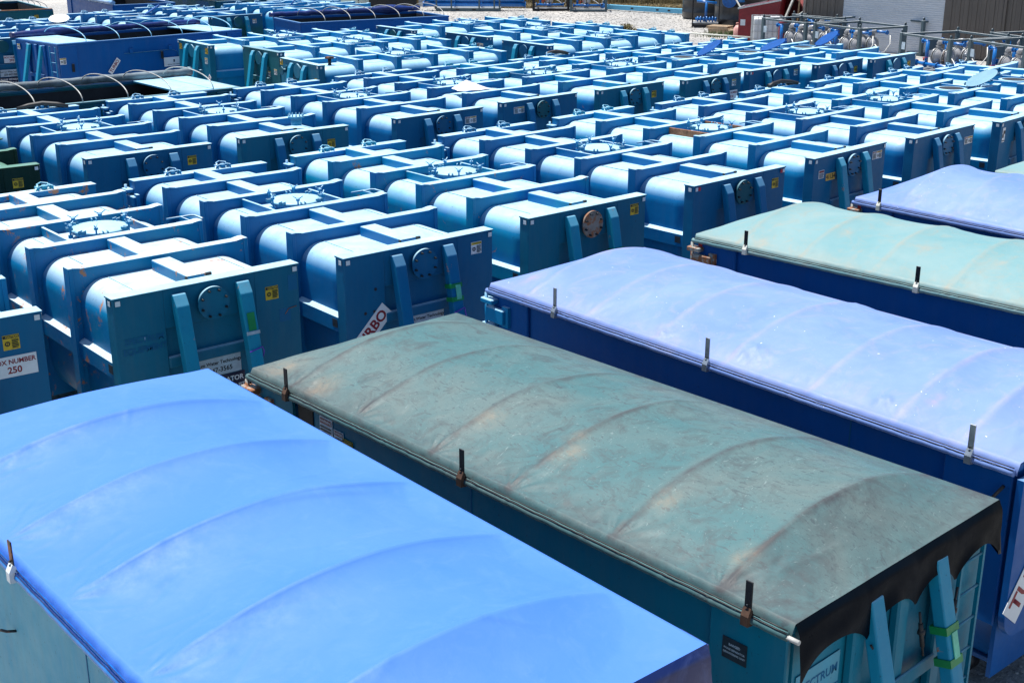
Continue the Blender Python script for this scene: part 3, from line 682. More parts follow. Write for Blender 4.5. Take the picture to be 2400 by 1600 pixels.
def tarp_cover(p, label, zr, Wd, L, h, mt, bows, seed=0, sag=.075, wr=1.0, end0=.0, endL=.10, blob=None, crease=1.0, rust=(), flapm=None, over=.05, nt=230, ns=84, group=None, hem=True, front=True, rearpoint=0.0, rip=1.0, nfold=9):
    loc, rz = pose(p); t = thing('tarpaulin', label, 'tarp', loc, rz, 'tarps over the open-top boxes')
    hw = Wd/2+over; y0, y1 = -.05, L+.04
    bm = bmesh.new(); cr = bm.verts.layers.float.new('crease'); rs = bm.verts.layers.float.new('rust')
    B = sorted(bows); K = [y0]+B+[y1]
    fr_ = random.Random(seed+50); folds = []
    for b in B:
        for _ in range(nfold):
            a_ = PI/2+fr_.gauss(0, .45); near_ = fr_.random() < .6
            folds.append((b+fr_.uniform(-.45, .45), (-hw+fr_.uniform(.05, .5)) if near_ else fr_.uniform(-hw*.6, hw*.6), math.cos(a_), math.sin(a_), fr_.uniform(.12, .34) if near_ else fr_.uniform(.2, .6), fr_.uniform(.022, .045), fr_.uniform(.003, .008)*fr_.choice((1, 1, -.7))))
    rr = random.Random(seed); jit = {b: rr.uniform(-.02, .02) for b in K}
    def height(y, s):
        a = max(0.0, 1-(abs(s)/hw)**2.05)
        # envelope along the length
        e = 1.0
        if y < B[0]: u = max(0, (y-y0)/(B[0]-y0)); e = end0+(1-end0)*u**.9
        elif y > B[-1]: u = max(0, (y1-y)/(y1-B[-1])); e = endL+(1-endL)*u**.85
        z = h*a*e
        for i in range(len(K)-1):
            if K[i] <= y <= K[i+1]:
                u = (y-K[i])/(K[i+1]-K[i]); sg = sag*(1+3*jit[K[i]])
                f = (4*u*(1-u))**.62 if 0 < i < len(K)-2 else (4*u*(1-u))*.5
                edge = min(1, a*1.5)**.55
                z -= sg*f*edge*(.85+.3*noise.noise(Vector((s*.8, y*.5, seed))))
                if s < -.55*hw and 0 < i: # tents near the edge
                    pass
        # fabric noise
        q = Vector((s*1.1, y*.8, seed*3.1))
        z += wr*.010*noise.noise(q*1.6)*(1.0)
        ed = 1-a
        z += wr*.009*noise.noise(Vector((s*5+y*7, y*6.0-s*3, seed)))*max(0, ed-.25)*1.4*(s < 0)
        # radiating gathers where hoops meet the rail
        for b in B:
            dy = y-b; ds = (s+hw)
            if abs(dy) < .5 and ds < .62:
                ang = math.atan2(ds+.02, dy)
                z += wr*.011*math.sin(ang*13+seed+b*5)*math.exp(-(ds/.22)**2)*math.exp(-(dy/.28)**2)*min(1, ds/.06)*rip
        if blob:
            for (by, bs, br, bh) in blob:
                d2 = ((y-by)/(br*1.0))**2+((s-bs)/(br*.7))**2
                if d2 < 6: z += bh*math.exp(-d2)*(1+.35*math.sin(math.atan2(s-bs, y-by)*11))
        z = z if z > .02 else .02*math.exp((z-.02)/.05)
        return zr+.012+z
    def height(y, s, base=height):
        z = base(y, s)
        for (fy, fs, ca, sa, ln, fw, fh) in folds:
            dy, ds = y-fy, s-fs
            if abs(dy) > ln or abs(ds) > ln: continue
            u = abs(dy*ca+ds*sa)/ln; v = abs(-dy*sa+ds*ca)
            if u < 1 and v < fw: z += fh*(1-v/fw)*(1-u*u)
        return z
    grid = []
    for i in range(nt+1):
        y = y0+(y1-y0)*i/nt; row = []
        for k in range(ns+1):
            s = -hw+2*hw*k/ns
            v = bm.verts.new((s, y, height(y, s)))
            db = min(abs(y-b-.03*noise.noise(Vector((s*2, b, seed)))) for b in B)
            v[cr] = crease*max(0, 1-db/.055)*(1-.5*max(0, s/hw))+ .55*crease*math.exp(-((abs(s)-hw)/.22)**2) + (.38 if (seed == 2 and y < B[0]) else 0)
            rv = 0
            for (ry, rsx, rr_) in rust:
                rv = max(rv, math.exp(-(((y-ry)/rr_)**2+((s-rsx)/(rr_*1.4))**2)))
            rv = (.3 if seed == 2 else .4)*rv
            v[rs] = rv
            row.append(v)
        grid.append(row)
    for i in range(nt):
        for k in range(ns):
            f = bm.faces.new((grid[i][k], grid[i][k+1], grid[i+1][k+1], grid[i+1][k])); f.smooth = True
    # side skirts turned down over the rail
    for col, sg in ((0, -1), (ns, 1)):
        prev = [grid[i][col] for i in range(nt+1)]
        for j in range(1, 4):
            cur = []
            for i, v in enumerate(prev):
                y = v.co.y
                nv = bm.verts.new((v.co.x+sg*(.016 if j < 3 else -.008)+.006*noise.noise(Vector((y*9, j*2, seed))), y, v.co.z-.034+.008*noise.noise(Vector((y*7, j, seed)))))
                nv[cr] = .35*crease; cur.append(nv)
            for i in range(nt):
                f = bm.faces.new((prev[i], prev[i+1], cur[i+1], cur[i])); f.smooth = True
            prev = cur
    bmesh.ops.recalc_face_normals(bm, faces=bm.faces)
    me = bpy.data.meshes.new('cover'); bm.to_mesh(me); bm.free(); me.materials.append(mt)
    link('cover', me, t)
    if hem:
        m = MB(); pts = [(-hw-.045, y0+.02+(y1-y0)*i/160, zr-.058+.007*noise.noise(Vector((i*.23, seed, 0)))) for i in range(161)]
        m.tube(pts, .030, 10, rf=lambda i, n: .030+.005*noise.noise(Vector((i*.9, seed, 3)))); m.build('rolled_hem', M['pipe'] if seed == 1 else mt, t)
        m = MB()
        for dz in (.020, .003): m.tube([(-hw-.052-.01*(dz < .01), q[1], zr-.030+dz+.004*noise.noise(Vector((q[1]*3, dz*90, seed)))) for q in pts[::3]], .0045, 5)
        m.build('lacing_cord', M['tarp_navy'] if seed == 1 else M['black'], t)
        if seed in (1, 2): MB().cyl((-hw-.05, y0-.07, zr-.058), (-hw-.05, y0+.05, zr-.058), .017, 10).build('hem_bar', M['hoop'], t)
    if front:
        # front flap hanging over the end wall, lower edge scalloped between ties
        bm = bmesh.new(); nx, nz = 90, 16; gg = []
        ties = [-hw+.02, -.52, .1, .62, hw-.02]
        for i in range(nx+1):
            s = -hw+2*hw*i/nx
            d = .40
            for a, b in zip(ties, ties[1:]):
                if a <= s <= b: u = (s-a)/(b-a); d = .42-.17*(4*u*(1-u))**.8
            row = []
            for k in range(nz+1):
                f = k/nz; z = height(y0, s)-d*f
                yy = y0-.03*min(1, f*6)-.035*f-.02*noise.noise(Vector((s*2.2, f*2, seed+9)))*f-.006*math.sin(s*11+f*4)*f
                if k == 0: yy = y0
                row.append(bm.verts.new((s, yy, z)))
            gg.append(row)
        for i in range(nx):
            for k in range(nz):
                f = bm.faces.new((gg[i][k], gg[i+1][k], gg[i+1][k+1], gg[i][k+1])); f.smooth = True
        me = bpy.data.meshes.new('end_flap'); bm.to_mesh(me); bm.free(); me.materials.append(flapm or mt); link('end_flap', me, t)
        m = MB()  # gusset folded round the right corner
        zc = zr+.01
        m.hexa([(hw-.02, y0-.06, zc-.42), (hw+.05, y0-.05, zc-.44), (hw+.06, y0+.22, zc-.20), (hw+.0, y0+.22, zc-.20), (hw-.01, y0-.0, zc), (hw+.02, y0-.0, zc), (hw+.05, y0+.24, zc-.02), (hw+.0, y0+.24, zc-.02)])
        m.build('corner_gusset', flapm or mt, t)
        for s_, dx in ((-hw+.05, .30), (-.52, -.32), (.1, -.12), (.62, .05)):
            z0_ = zr-.42; m = MB(); a = Vector((s_, y0-.09, z0_)); b = a+Vector((dx*-1.0, .0, -.40))
            m.cyl(a, b, .009, 6); m.cyl(a+(b-a)*.25, a+(b-a)*.78, .017, 8); mid = a+(b-a)*.45
            m.lathe([(0, -.03), (.028, -.015), (.03, 0), (.028, .015), (0, .03)], c=tuple(mid), n=8)
            m.build('bungee_cord', M['black'], t)
    return t
def clips(t, hw, zr, ys, mt, clipm, h=.22):
    for y in ys:
        m = MB(); m.box(-hw-.068, -hw-.058, y-.028, y+.028, zr-.02, zr+h, bev=.002)
        o = m.build('upright_strap', mt, t)
        m = MB(); m.extrude([(-hw-.10, zr-.09), (-hw-.02, zr-.10), (-hw-.052, zr+.015), (-hw-.072, zr+.035), (-hw-.10, zr-.02)], y-.03, y+.03)
        m.build('hem_clip', clipm, t)
        for dz in (.02, .05):
            m = MB(); m.cyl((-hw-.071, y, zr+dz), (-hw-.082, y, zr+dz), .009, 8); m.build('bolt', M['bolt'], o)

# nearest: bright blue tarp
T1 = (0.081, 5.459, 2.276); Z1 = 2.69
def ex_t1(t):
    seamline(t, 1.25, 2.62, Z1, M['face'])
    m = MB(); m.tube([(-1.25, 3.92, 1.95), (-1.31, 3.93, 1.965), (-1.33, 3.98, 1.96), (-1.34, 4.04, 1.93)], .010, 8); m.build('side_hook', M['dark_steel'], t)
open_box(T1, 'pale cyan open-top box under the bright blue tarp, nearest to the viewer', Z1, 2.5, 5.85, M['pale_box'], M['rust_blue'], ex_t1)
t = tarp_cover(T1, 'bright blue tarp with hoop ridges over the nearest box, bottom left', Z1, 2.5, 5.85, .26, M['tarp_blue'], [.72, 1.72, 2.78, 3.78, 4.85], seed=1, sag=.12, wr=.5, rip=2.0, nt=330, ns=130, nfold=12, crease=.1, flapm=M['tarp_navy'], endL=.25)  # navy end flap: shade painted into the blue tarp's colour
clips(t, 1.3, Z1, (3.42, .9), M['dark_steel'], M['reflector'], h=.19)
# grey-teal tarp
T2 = (2.6936, 7.8602, 2.316)
def ex_t2(t):
    sm = M['face_teal']
    seamline(t, 1.25, 3.10, 2.4, M['face'])
    m = MB(); m.box(-1.262, -1.25, 5.33, 5.57, .95, 2.325); m.build('dark_stripe', M['black_recess'], t)  # near-black stripe down the side wall beside the corner panel
    m = MB(); m.box(-1.302, -1.296, 5.60, 6.22, .95, 2.32); m.build('rust_streaked_panel', M['rust_side'], t)
    sign('warning_sign', 'w1', .20, .28, M['white_sign'], [(M['red_ink'], [], [(-.09, .09, .075, .125)]), (M['white_ink'], [('WARNING', .038, 0, .10)], []), (M['ink'], [], fine(-.085, .085, -.12, .06, 6))], t, (-1.256, 5.12, 2.10), LEFT)
    sign('danger_sign', 'w2', .15, .22, M['white_sign'], [(M['red_ink'], [], [(-.065, .065, .06, .10)]), (M['white_ink'], [('DANGER', .032, 0, .08)], []), (M['ink'], [], fine(-.06, .06, -.09, .045, 5))], t, (-1.256, 4.925, 2.06), LEFT)
    caution(t, (-1.257, 4.79, 2.05), LEFT, sc=.85)
    sign('data_plate', 'dp', .20, .16, M['plate_tag'], [(M['old_sign'], [('BARGED', .025, 0, .035), ('PHASE SEPARATOR', .02, 0, 0), ('DEWATERING UNIT', .02, 0, -.03)], [])], t, (-1.298, .40, 2.02), LEFT)
    turbo(t, (-1.258, 1.55, 1.55), (0, -math.radians(45), -PI/2), 1.1)
    m = MB(); m.tube([(-1.31, 6.30, 2.28), (-1.36, 6.40, 2.16), (-1.33, 6.28, 1.90), (-1.30, 6.0, 1.72), (-1.30, 5.7, 1.55)], .011, 6); m.build('bungee_cord', M['black'], t)
    hook_end(t, 1.25, 2.4, M['post'], M['teal_box'])
    company(t, (.0, -.104, 1.18), (0, 0, 0), .85); separator(t, (.0, -.103, .95), (0, 0, 0), .85)
    sign('faded_lettering', 'ghost2', .5, .40, M['pale_box'], [(M['face'], [('SPECTRUM', .095, 0, .08), ('EQUIPMENT', .095, 0, -.08)], [])], t, (-.93, -.006, 1.76))
    y = lambda z: -.10-(2.28-z)*.256
    for z in (1.76, 1.52):
        m = MB(); m.box(-.084, .084, -.006, .13, -.03, .03); m.build('green_tape', M['green_tape'], t, (.42, y(z)-.002, z), (-.25, 0, 0))
    m = MB(); m.box(-.035, .035, -.008, 0, -.10, .10); m.build('seal_tag', M['pale_tie'], t, (.43, y(1.64)-.006, 1.64), (-.25, 0, 0))
open_box(T2, 'teal open-top box with rust-streaked corner under the grey tarp', 2.4, 2.5, 6.24, M['teal_box'], M['rust_blue'], ex_t2)
t = tarp_cover(T2, 'weathered grey-teal tarp with brown creases and a black end flap', 2.4, 2.5, 6.24, .29, M['tarp_grey'], BOWS, nt=330, ns=120, nfold=12, seed=2, sag=.045, wr=1.0, flapm=M['tarp_black'], rust=[(6.05, -1.1, .16), (3.45, -.72, .10), (2.5, -.75, .10), (1.45, -.8, .09), (.6, -.98, .08), (5.3, -1.15, .12), (2.6, -.55, .07)], blob=[(5.3, -1.0, .18, .02)])
clips(t, 1.3, 2.4, (5.59, 3.08, .27), M['black'], M['dark_rust'], h=.22)
# lilac-blue tarp
T3 = (5.056, 10.234, 2.27)
def ex_t3(t):
    seamline(t, 1.25, 1.6, 2.4, M['face'])
    m = MB()  # big rounded end plate
    pr = [(-1.34, 2.30)]+arc(-1.10, 1.05, .24, PI, 1.5*PI, 8)+[(1.1, .81), (1.34, 1.05), (1.34, 2.30)]
    m.extrude(pr, -.12, -.06); m.build('end_plate', M['navy_box'], t)
    turbo(t, (-.98, -.125, 1.42), (0, -math.radians(52), 0), 1.5)
    m = MB(); m.tube([(-1.33, .05, 2.2), (-1.35, .2, 1.95), (-1.33, .35, 1.75)], .016, 6); m.build('bungee_cord', M['black'], t)
    m = MB(); m.tube([(-1.31, 6.67, 2.05), (-1.30, 6.47, 1.72), (-1.29, 6.27, 1.45)], .010, 6); m.build('bungee_cord', M['black'], t)
open_box(T3, 'navy open-top box under the lilac tarp, rounded end plate with a TURBO sign', 2.4, 2.5, 6.66, M['navy_box'], M['sky'], ex_t3)
t = tarp_cover(T3, 'faded lilac-blue tarp with puckered near edge, right of the grey tarp', 2.4, 2.5, 6.66, .33, M['tarp_lilac'], [.50, 1.15, 2.05, 3.07, 4.04, 5.04, 6.04], seed=3, sag=.05, wr=.7, front=False, rust=[(6.37, -.95, .13), (1.0, -.9, .07)], blob=[(2.92, -1.05, .16, .05), (1.37, -1.12, .10, .03), (4.0, -1.2, .06, .03)], crease=.8, end0=.3)
clips(t, 1.3, 2.4, (5.49, 3.24, .36), M['steel'], M['steel'], h=.25)
T4 = (7.868, 13.389, 2.353)
open_box(T4, 'blue open-top box with a red reflector under the pale teal tarp', 2.4, 2.5, 6.24, M['navy_box'], M['rust_blue'], lambda t: inst('reflector', VB['refl'], M['red_reflector'], t, (-1.30, 6.2, 2.28), LEFT))
t = tarp_cover(T4, 'faded pale teal tarp between the two lilac-blue tarps', 2.4, 2.5, 6.24, .33, M['tarp_mint'], [.6, 1.6, 2.6, 3.6, 4.6, 5.6], seed=4, sag=.05, wr=1.0, front=False, rust=[(5.3, -1.2, .09), (4.4, -.6, .08), (3.3, -.6, .07), (2.3, -.6, .07)], crease=.9, nt=180, ns=60)
clips(t, 1.3, 2.4, (5.42, 2.96, .4), M['black_metal'], M['pole'], h=.23)
T5 = (10.294, 15.23, 2.26)
open_box(T5, 'blue open-top box at the right edge under a smooth blue tarp', 2.4, 2.5, 6.24, M['navy_box'], M['rust_blue'], lambda t: inst('reflector', VB['refl'], M['red_reflector'], t, (-1.30, 6.2, 2.28), LEFT))
t = tarp_cover(T5, 'smooth periwinkle blue tarp at the right edge, behind the pale teal tarp', 2.4, 2.5, 6.24, .46, M['tarp_lilac'], [.6, 1.9, 3.2, 4.6, 5.5], seed=5, sag=.05, wr=1.0, front=False, crease=.2, nt=170, ns=60)
clips(t, 1.3, 2.4, (5.81, 3.0), M['black_metal'], M['pole'], h=.23)
T6 = (13.55, 17.9, 2.33)
open_box(T6, 'blue open-top box mostly outside the right edge under a greenish tarp', 2.35, 2.5, 6.24, M['navy_box'])
tarp_cover(T6, 'pale greenish tarp peeking in at the right edge behind the periwinkle one', 2.35, 2.5, 6.24, .40, M['tarp_mint'], [.6, 1.9, 3.2, 4.6, 5.5], seed=6, sag=.05, front=False, nt=110, ns=44)
for P_, s_ in ((T1, 'n'), ): pass
# rear latches stand up behind each tarp
def rear_latches(p, L, zr, mt):
    pass

# ------------------------------------------------------------------ uncovered open boxes with hoops and rolled tarps
def hoop_box(p, label, zr, Wd, L, bodym, hoopm, rollm, rolllabel, bows, lids=(), ladder=False, extras=None, rolldy=.0, bulge=None):
    t = open_box(p, label, zr, Wd, L, bodym, None, extras); hw = Wd/2
    m = MB(); m.box(-hw+.03, hw-.03, .05, L-.05, .37, .40); m.box(-hw+.031, -hw+.05, .05, L-.05, .4, zr-.1); m.box(hw-.05, hw-.031, .05, L-.05, .4, zr-.1)
    m.box(-hw+.05, hw-.05, .045, .07, .4, zr-.1); m.box(-hw+.05, hw-.05, L-.08, L-.055, .4, zr-.1); m.build('inner_lining', M['inside'], t)
    for b in bows:
        m = MB(); m.tube([(hw*math.cos(PI*k/18), b, zr+.01+.38*math.sin(PI*k/18)**.9) for k in range(19)], .014, 8); m.build('hoop', hoopm, t)
    for (y0, y1) in lids:
        m = MB(); m.box(-hw+.05, hw-.05, y0, y1, zr-.03, zr+.005); m.build('end_deck', M['lid'], t)
    for x in (-.9, .3):
        m = MB(); m.tube([(x, .05, zr-.35), (x, L*.5, zr-.37), (x, L-.05, zr-.35)], .018, 6); m.build('inner_bar', M['blue_hoop'], t)
    loc, rz = pose(p); r = thing('rolled_tarp', rolllabel, 'tarp', loc, rz, 'rolled tarps')
    pts = [(-hw-.04+.03*noise.noise(Vector((i*.5, 1, 2))), -.15+(L+.3)*i/40, zr+.10+.02*noise.noise(Vector((i*.6, 5, 1)))) for i in range(41)]
    def rf(i, n):
        b = .095+.03*noise.noise(Vector((i*.55, 3, 7)))
        if bulge: b += bulge[1]*math.exp(-((i/40-bulge[0])/.10)**2)
        return b
    m = MB(); m.tube(pts, .1, 12, rf=rf); m.build('roll', rollm, r)
    return t
def ex_g1(t):
    hw = 1.4
    hook_end(t, hw, 2.5, M['post'], M['navy_box'], ladder=False)
    for x in (.98, 1.33):
        m = MB(); m.box(x-.015, x+.015, -.09, -.06, .5, 2.40); m.build('ladder_stile', M['sky'], t)
    for k in range(6):
        m = MB(); m.cyl((.98, -.075, .7+.3*k), (1.33, -.075, .7+.3*k), .013, 6); m.build('ladder_rung', M['sky'], t)
    caution(t, (-1.15, -.05, 2.25), white=True); separator(t, (1.46, 5.0, 1.60), RIGHT, .95)
    sign('company_logo_sign', 'logo', .78, .30, M['white_sign'], [(M['navy_sign'], [('Spectrum Water Technology', .045, 0, -.09)], [(-.03, .03, -.02, .07)])], t, (1.45, 4.15, 1.62), RIGHT)
    turbo(t, (1.43, 1.9, 1.65), (0, -math.radians(50), PI/2), .85); caution(t, (1.452, .1, 1.95), RIGHT, True, 1.2)
    m = MB()
    m.tube([(1.44, 2.3, 2.02), (1.44, 4.1, 2.02), (1.44, 4.3, 1.95), (1.44, 4.35, 1.75)], .012, 6); m.build('side_cable', M['face'], t)
    for y in (2.55, 4.05):
        m = MB(); m.box(1.40, 1.47, y-.06, y+.06, 2.02, 2.16); m.build('cable_bracket', M['navy_box'], t)
    for y, z in ((3.7, 1.9), (.42, 1.75), (5.0, 1.9)):
        m = MB(); m.box(1.44, 1.50, y-.04, y+.04, z-.16, z+.10, bev=.01); m.build('latch_handle', M['black_metal'], t)
def ppos(near, a, Wd):
    r = (math.sin(a), -math.cos(a)); return (near[0]-r[0]*Wd/2, near[1]-r[1]*Wd/2, a)
hoop_box(ppos((-14.45, 41.3), .815, 2.8), 'royal blue open-top box with ladder, hoops and TURBO sign, left side', 2.5, 2.8, 7.0, M['navy_box'], M['blue_hoop'], M['tarp_navy'], 'dark navy tarp rolled along the blue box with the ladder', [1.0, 2.2, 3.4, 4.6, 5.8, 6.6], lids=((.02, 1.4), (5.7, 6.98)), extras=ex_g1, bulge=(.2, .06))
hoop_box(ppos((-11.8, 27.75), .70, 2.8), 'dark open-top box with white hoops and rusty rim, left edge', 2.4, 2.8, 6.55, M['face_green'], M['hoop'], M['tarp_roll_grey'], 'grey tarp rolled along the dark box with white hoops', [.35, 1.45, 2.55, 3.65, 4.75, 5.85], lids=((5.0, 6.5),))
hoop_box(ppos((-7.95, 49.1), .54, 2.8), 'navy open-top box with white hoops in the far middle', 2.5, 2.8, 6.3, M['navy_box'], M['hoop'], M['tarp_navy'], 'navy tarp bunched up on the far navy box', [1.0, 2.05, 3.1, 4.15, 5.2, 6.1], bulge=(.78, .10))
def ex_h(t): caution(t, (.6, -.04, 2.1))
# the two far left boxes stand across, their near long side to the viewer
hoop_box((-21.1, 56.3, 2.15), 'dark far open-top box with a rust-orange rim, top left corner', 2.4, 2.6, 6.2, M['face_green'], M['hoop'], M['tarp_roll_tan'], 'tan and white tarp rolled on the rust-rimmed box', [.8, 1.9, 3.0, 4.1, 5.2], extras=lambda t: (ex_h(t), MB().box(-1.30, 1.30, -.05, .08, 2.40, 2.43).build('rusty_rim', M['rust'], t)))
hoop_box((-16.9, 60.3, 2.2), 'dark blue far open-top box with long pale rim, top left', 2.4, 2.9, 6.5, M['navy_box'], M['hoop'], M['tarp_roll'], 'pale blue tarp rolled up beside the long-rimmed dark box', [.8, 1.9, 3.0, 4.1, 5.2])
hoop_box((-12.9, 62.5, 2.2), 'dark far open-top box with steel brackets, behind the teal-fronted tank', 2.4, 2.6, 6.2, M['face_green'], M['hoop'], M['tarp_roll_grey'], 'grey tarp rolled on the farthest dark box', [.8, 2.2, 3.6, 5.0])

# loose things on the roofs
def world_on(p, s, y, z):
    a = p[2]-PI/2; return (p[0]+s*math.cos(a)-y*math.sin(a), p[1]+s*math.sin(a)+y*math.cos(a), z)
c3p = (0.684, 30.006, 2.3310)
m = MB(); pts = [(-.42, -.25, 0), (.42, -.3, 0), (.4, .3, 0), (-.35, .3, 0)]; ap = m.bm.verts.new((-.1, .0, .22)); vv = [m.bm.verts.new(p) for p in pts]
for k in range(4): m.bm.faces.new((vv[k], vv[(k+1) % 4], ap))
m.bm.faces.new(vv[::-1]); bmesh.ops.subdivide_edges(m.bm, edges=list(m.bm.edges), cuts=4, use_grid_fill=True)
for v in m.bm.verts: v.co += Vector((noise.noise(v.co*4), noise.noise(v.co*4+Vector((3, 0, 0))), abs(noise.noise(v.co*5))))*.035
tag(m.build('plastic_sheet', M['sheet'], None, world_on(c3p, -.45, 2.0, 2.455), (0, 0, .5)), 'crumpled white plastic sheet lying on a royal blue tank roof', 'plastic sheet')
def hose(pos, label, rz=0, sc=1):
    m = MB(); m.tube([(-.55*sc, 0, .03), (-.3*sc, .05, .07), (0, .02, .10), (.3*sc, -.05, .07), (.5*sc, -.16, .03)], .055, 8, rf=lambda i, n: .04+.02*math.sin(PI*i/(n-1)))
    m.tube([(-.45*sc, .1, .03), (-.1, .14, .06), (.25, .06, .05), (.42, -.05, .02)], .04, 8)
    tag(m.build('rubber_hose', M['black'], None, pos, (0, 0, rz)), label, 'hose')
hose(world_on((-6.616, 23.161, 2.2726), .45, 6.36, 2.42), 'folded black rubber hose lying on the rear of a blue tank, left side', 2.1-PI/2)
hose(world_on((10.995, 27.308, 2.3845), .5, 6.36, 2.42), 'black rubber flap draped over the rear edge of a blue tank, right side', .8)
hose(world_on(( 5.327, 33.946, 2.3565), .7, 6.36, 2.42), 'black pointed rubber piece sticking up behind the box number 314 tank', .6, .7)

# ------------------------------------------------------------------ pump skids
def pump(parent, x, y, z, sc=1):
    m = MB()
    m.lathe([(0, 0), (.13, 0), (.14, .02), (.07, .08), (.05, .16), (.10, .26), (.05, .5), (.09, .74), (.11, .76), (.0, .78)], c=(0, 0, 0), n=14)
    for s_ in (-1, 1):
        q = Matrix.Translation((s_*.03, 0, .42)) @ Matrix.Rotation(s_*PI/2, 4, 'Y')
        m.lathe([(.26, .0), (.265, .03), (.24, .06), (.17, .15), (.08, .20), (0, .21)], n=20, mat=q)
    m.tube([(0, 0, .74), (0, 0, .84), (.05, 0, .90), (.16, 0, .91), (.24, 0, .91)], .085, 10)
    o = m.build('diaphragm_pump', M['pump'], parent, (x, y, z)); o.scale = (sc,)*3
    for s_ in (-1, 1):
        m = MB(); m.cyl((s_*.060, 0, .42), (s_*.075, 0, .42), .275, 20); m.build('clamp_band', M['steel'], o)
    return o
def skid(c, rz, Lx, Ly, label, fm, pumps=2, seed=0, hgt=1.6):
    rr = random.Random(seed); t = thing('pump_skid', label, 'pump skid', (c[0], c[1], 0), rz, 'framed pump skids by the metal building')
    X, Y = Lx/2, Ly/2
    for sx in (-1, 1):
        for sy in (-1, 1):
            m = MB(); m.box(sx*X-.075, sx*X+.075, sy*Y-.075, sy*Y+.075, 0, hgt+.02, bev=.006)
            po = m.build('post', fm, t)
            m = MB(); m.box(sx*X-.012, sx*X+.012, sy*Y-.06, sy*Y+.06, hgt+.02, hgt+.10); m.cyl((sx*X-.012, sy*Y, hgt+.10), (sx*X+.012, sy*Y, hgt+.10), .06, 14); m.build('lifting_eye', fm, po)
    for sy in (-1, 1):
        m = MB(); m.box(-X+.05, X-.05, sy*Y-.04, sy*Y+.04, hgt-.08, hgt); m.build('top_rail', fm, t)
        m = MB(); m.box(-X+.05, X-.05, sy*Y-.05, sy*Y+.05, .02, .16); m.build('base_rail', fm, t)
    for sx in (-1, 1):
        m = MB(); m.box(sx*X-.04, sx*X+.04, -Y+.05, Y-.05, hgt-.08, hgt-.001); m.build('top_rail', fm, t)
        m = MB(); m.box(sx*X-.05, sx*X+.05, -Y+.05, Y-.05, .02, .16); m.build('base_rail', fm, t)
    m = MB(); m.box(-X+.05, X-.05, -Y+.05, Y-.05, .10, .13); m.build('deck', M['black_metal'], t)
    xs = [(-.25+.62*k)*1.0 for k in range(pumps)] if pumps > 1 else [0]
    yy = [0] if Ly < 2 else [-.45, .55]
    for y in yy:
        for k, x in enumerate(xs): pump(t, x-.1, y, .22, 1.22)
        x0, x1 = xs[0]-.1, xs[-1]+.35
        m = MB(); m.cyl((x0+.25, y, 1.32), (x1+.45, y, 1.32), .055, 12)
        for x in (x0+.45, x1+.45, x0+.30): m.cyl((x-.02, y, 1.32), (x+.02, y, 1.32), .10, 14)
        m.cyl((-X+.45, y, 1.26), (-X+.45, y, .3), .075, 12); m.cyl((-X+.18, y, 1.26), (-X+.5, y, 1.26), .055, 12); m.cyl((-X+.14, y, 1.26), (-X+.2, y, 1.26), .10, 14)
        m.build('discharge_pipe', M['pipe'], t)
        m = MB(); m.cyl((-X+.15, y-.28, .38), (X-.3, y-.28, .38), .075, 12)
        for x in (-X+.17, -X+.75, 0, X-.32): m.cyl((x-.025, y-.28, .38), (x+.025, y-.28, .38), .13, 16)
        m.build('suction_pipe', M['pipe'], t)
        m = MB(); m.cyl((-X+.62, y-.28, .50), (-X+.62, y-.28, .62), .03, 8); m.beam((-X+.52, y-.28, .62), (-X+.86, y-.28, .66), .03, .015); m.build('valve_handle', M['red_reflector'], t)
        m = MB(); q0 = Vector((xs[-1]+.2, y-.1, .75)); m.tube([q0, q0+Vector((.3, -.1, -.12)), q0+Vector((.55, -.2, -.30)), q0+Vector((.75, -.1, -.25)), q0+Vector((.85, .1, .1)), q0+Vector((.7, .2, .45))], .022, 8); m.build('air_hose', M['hose'], t)
    m = MB(); m.box(-X+.06, -X+.12, -.15, .35, .85, 1.30, bev=.01); m.build('control_box', fm, t)
    for k in range(5):
        m = MB(); a = Vector((rr.uniform(-X*.6, X*.8), rr.uniform(-Y*.7, Y*.7), rr.uniform(.5, 1.2))); b = a+Vector((rr.uniform(-.4, .4), rr.uniform(-.2, .2), rr.uniform(-.5, .3)))
        m.tube([a, (a+b)/2+Vector((0, 0, -.15)), b], .03, 8); m.cyl(b, b+Vector((.0, 0, .12)), .07, 10); m.build('fitting', M[rr.choice(['black', 'black', 'dark_steel', 'steel'])], t)
    m = MB(); m.box(-X-.02+.05, -X+.30, -Y-.058, -Y-.052, .95, 1.25); m.build('name_plate', M['old_sign'], t)
    return t
sk = [((18.98, 62.14), 2.045, 3.0, 1.33, 'grey framed skid with two pumps standing clear in front of the roller door', 'grey_frame', 2),
      ((15.65, 58.69), 2.044, 2.95, 2.6, 'grey framed pump skid in the middle, nearest the open blue lids', 'grey_frame', 2),
      ((13.75, 61.55), 2.10, 2.9, 2.4, 'leftmost grey pump skid beside the white tote', 'grey_frame', 3),
      ((18.30, 53.83), 1.955, 3.0, 2.9, 'grey pump skid in front of the brown siding, right part', 'grey_frame', 2),
      ((17.04, 65.28), 1.99, 3.2, 1.7, 'black framed pump skid right against the roller door', 'black_metal', 2),
      ((15.40, 63.95), 2.25, 2.6, 1.8, 'grey pump skid squeezed between the leftmost skid and the black one', 'grey_frame', 2),
      ((20.10, 51.00), 1.95, 3.0, 2.6, 'grey pump skid cut off by the right edge', 'grey_frame', 2),
      ((21.70, 54.00), 1.95, 2.8, 2.0, 'grey pump skid behind the one at the right edge', 'grey_frame', 2)]
for i, (c, h_, lx, ly, lab, fm, np_) in enumerate(sk):
    skid(c, h_+PI, lx, ly, lab, M[fm], np_, i)
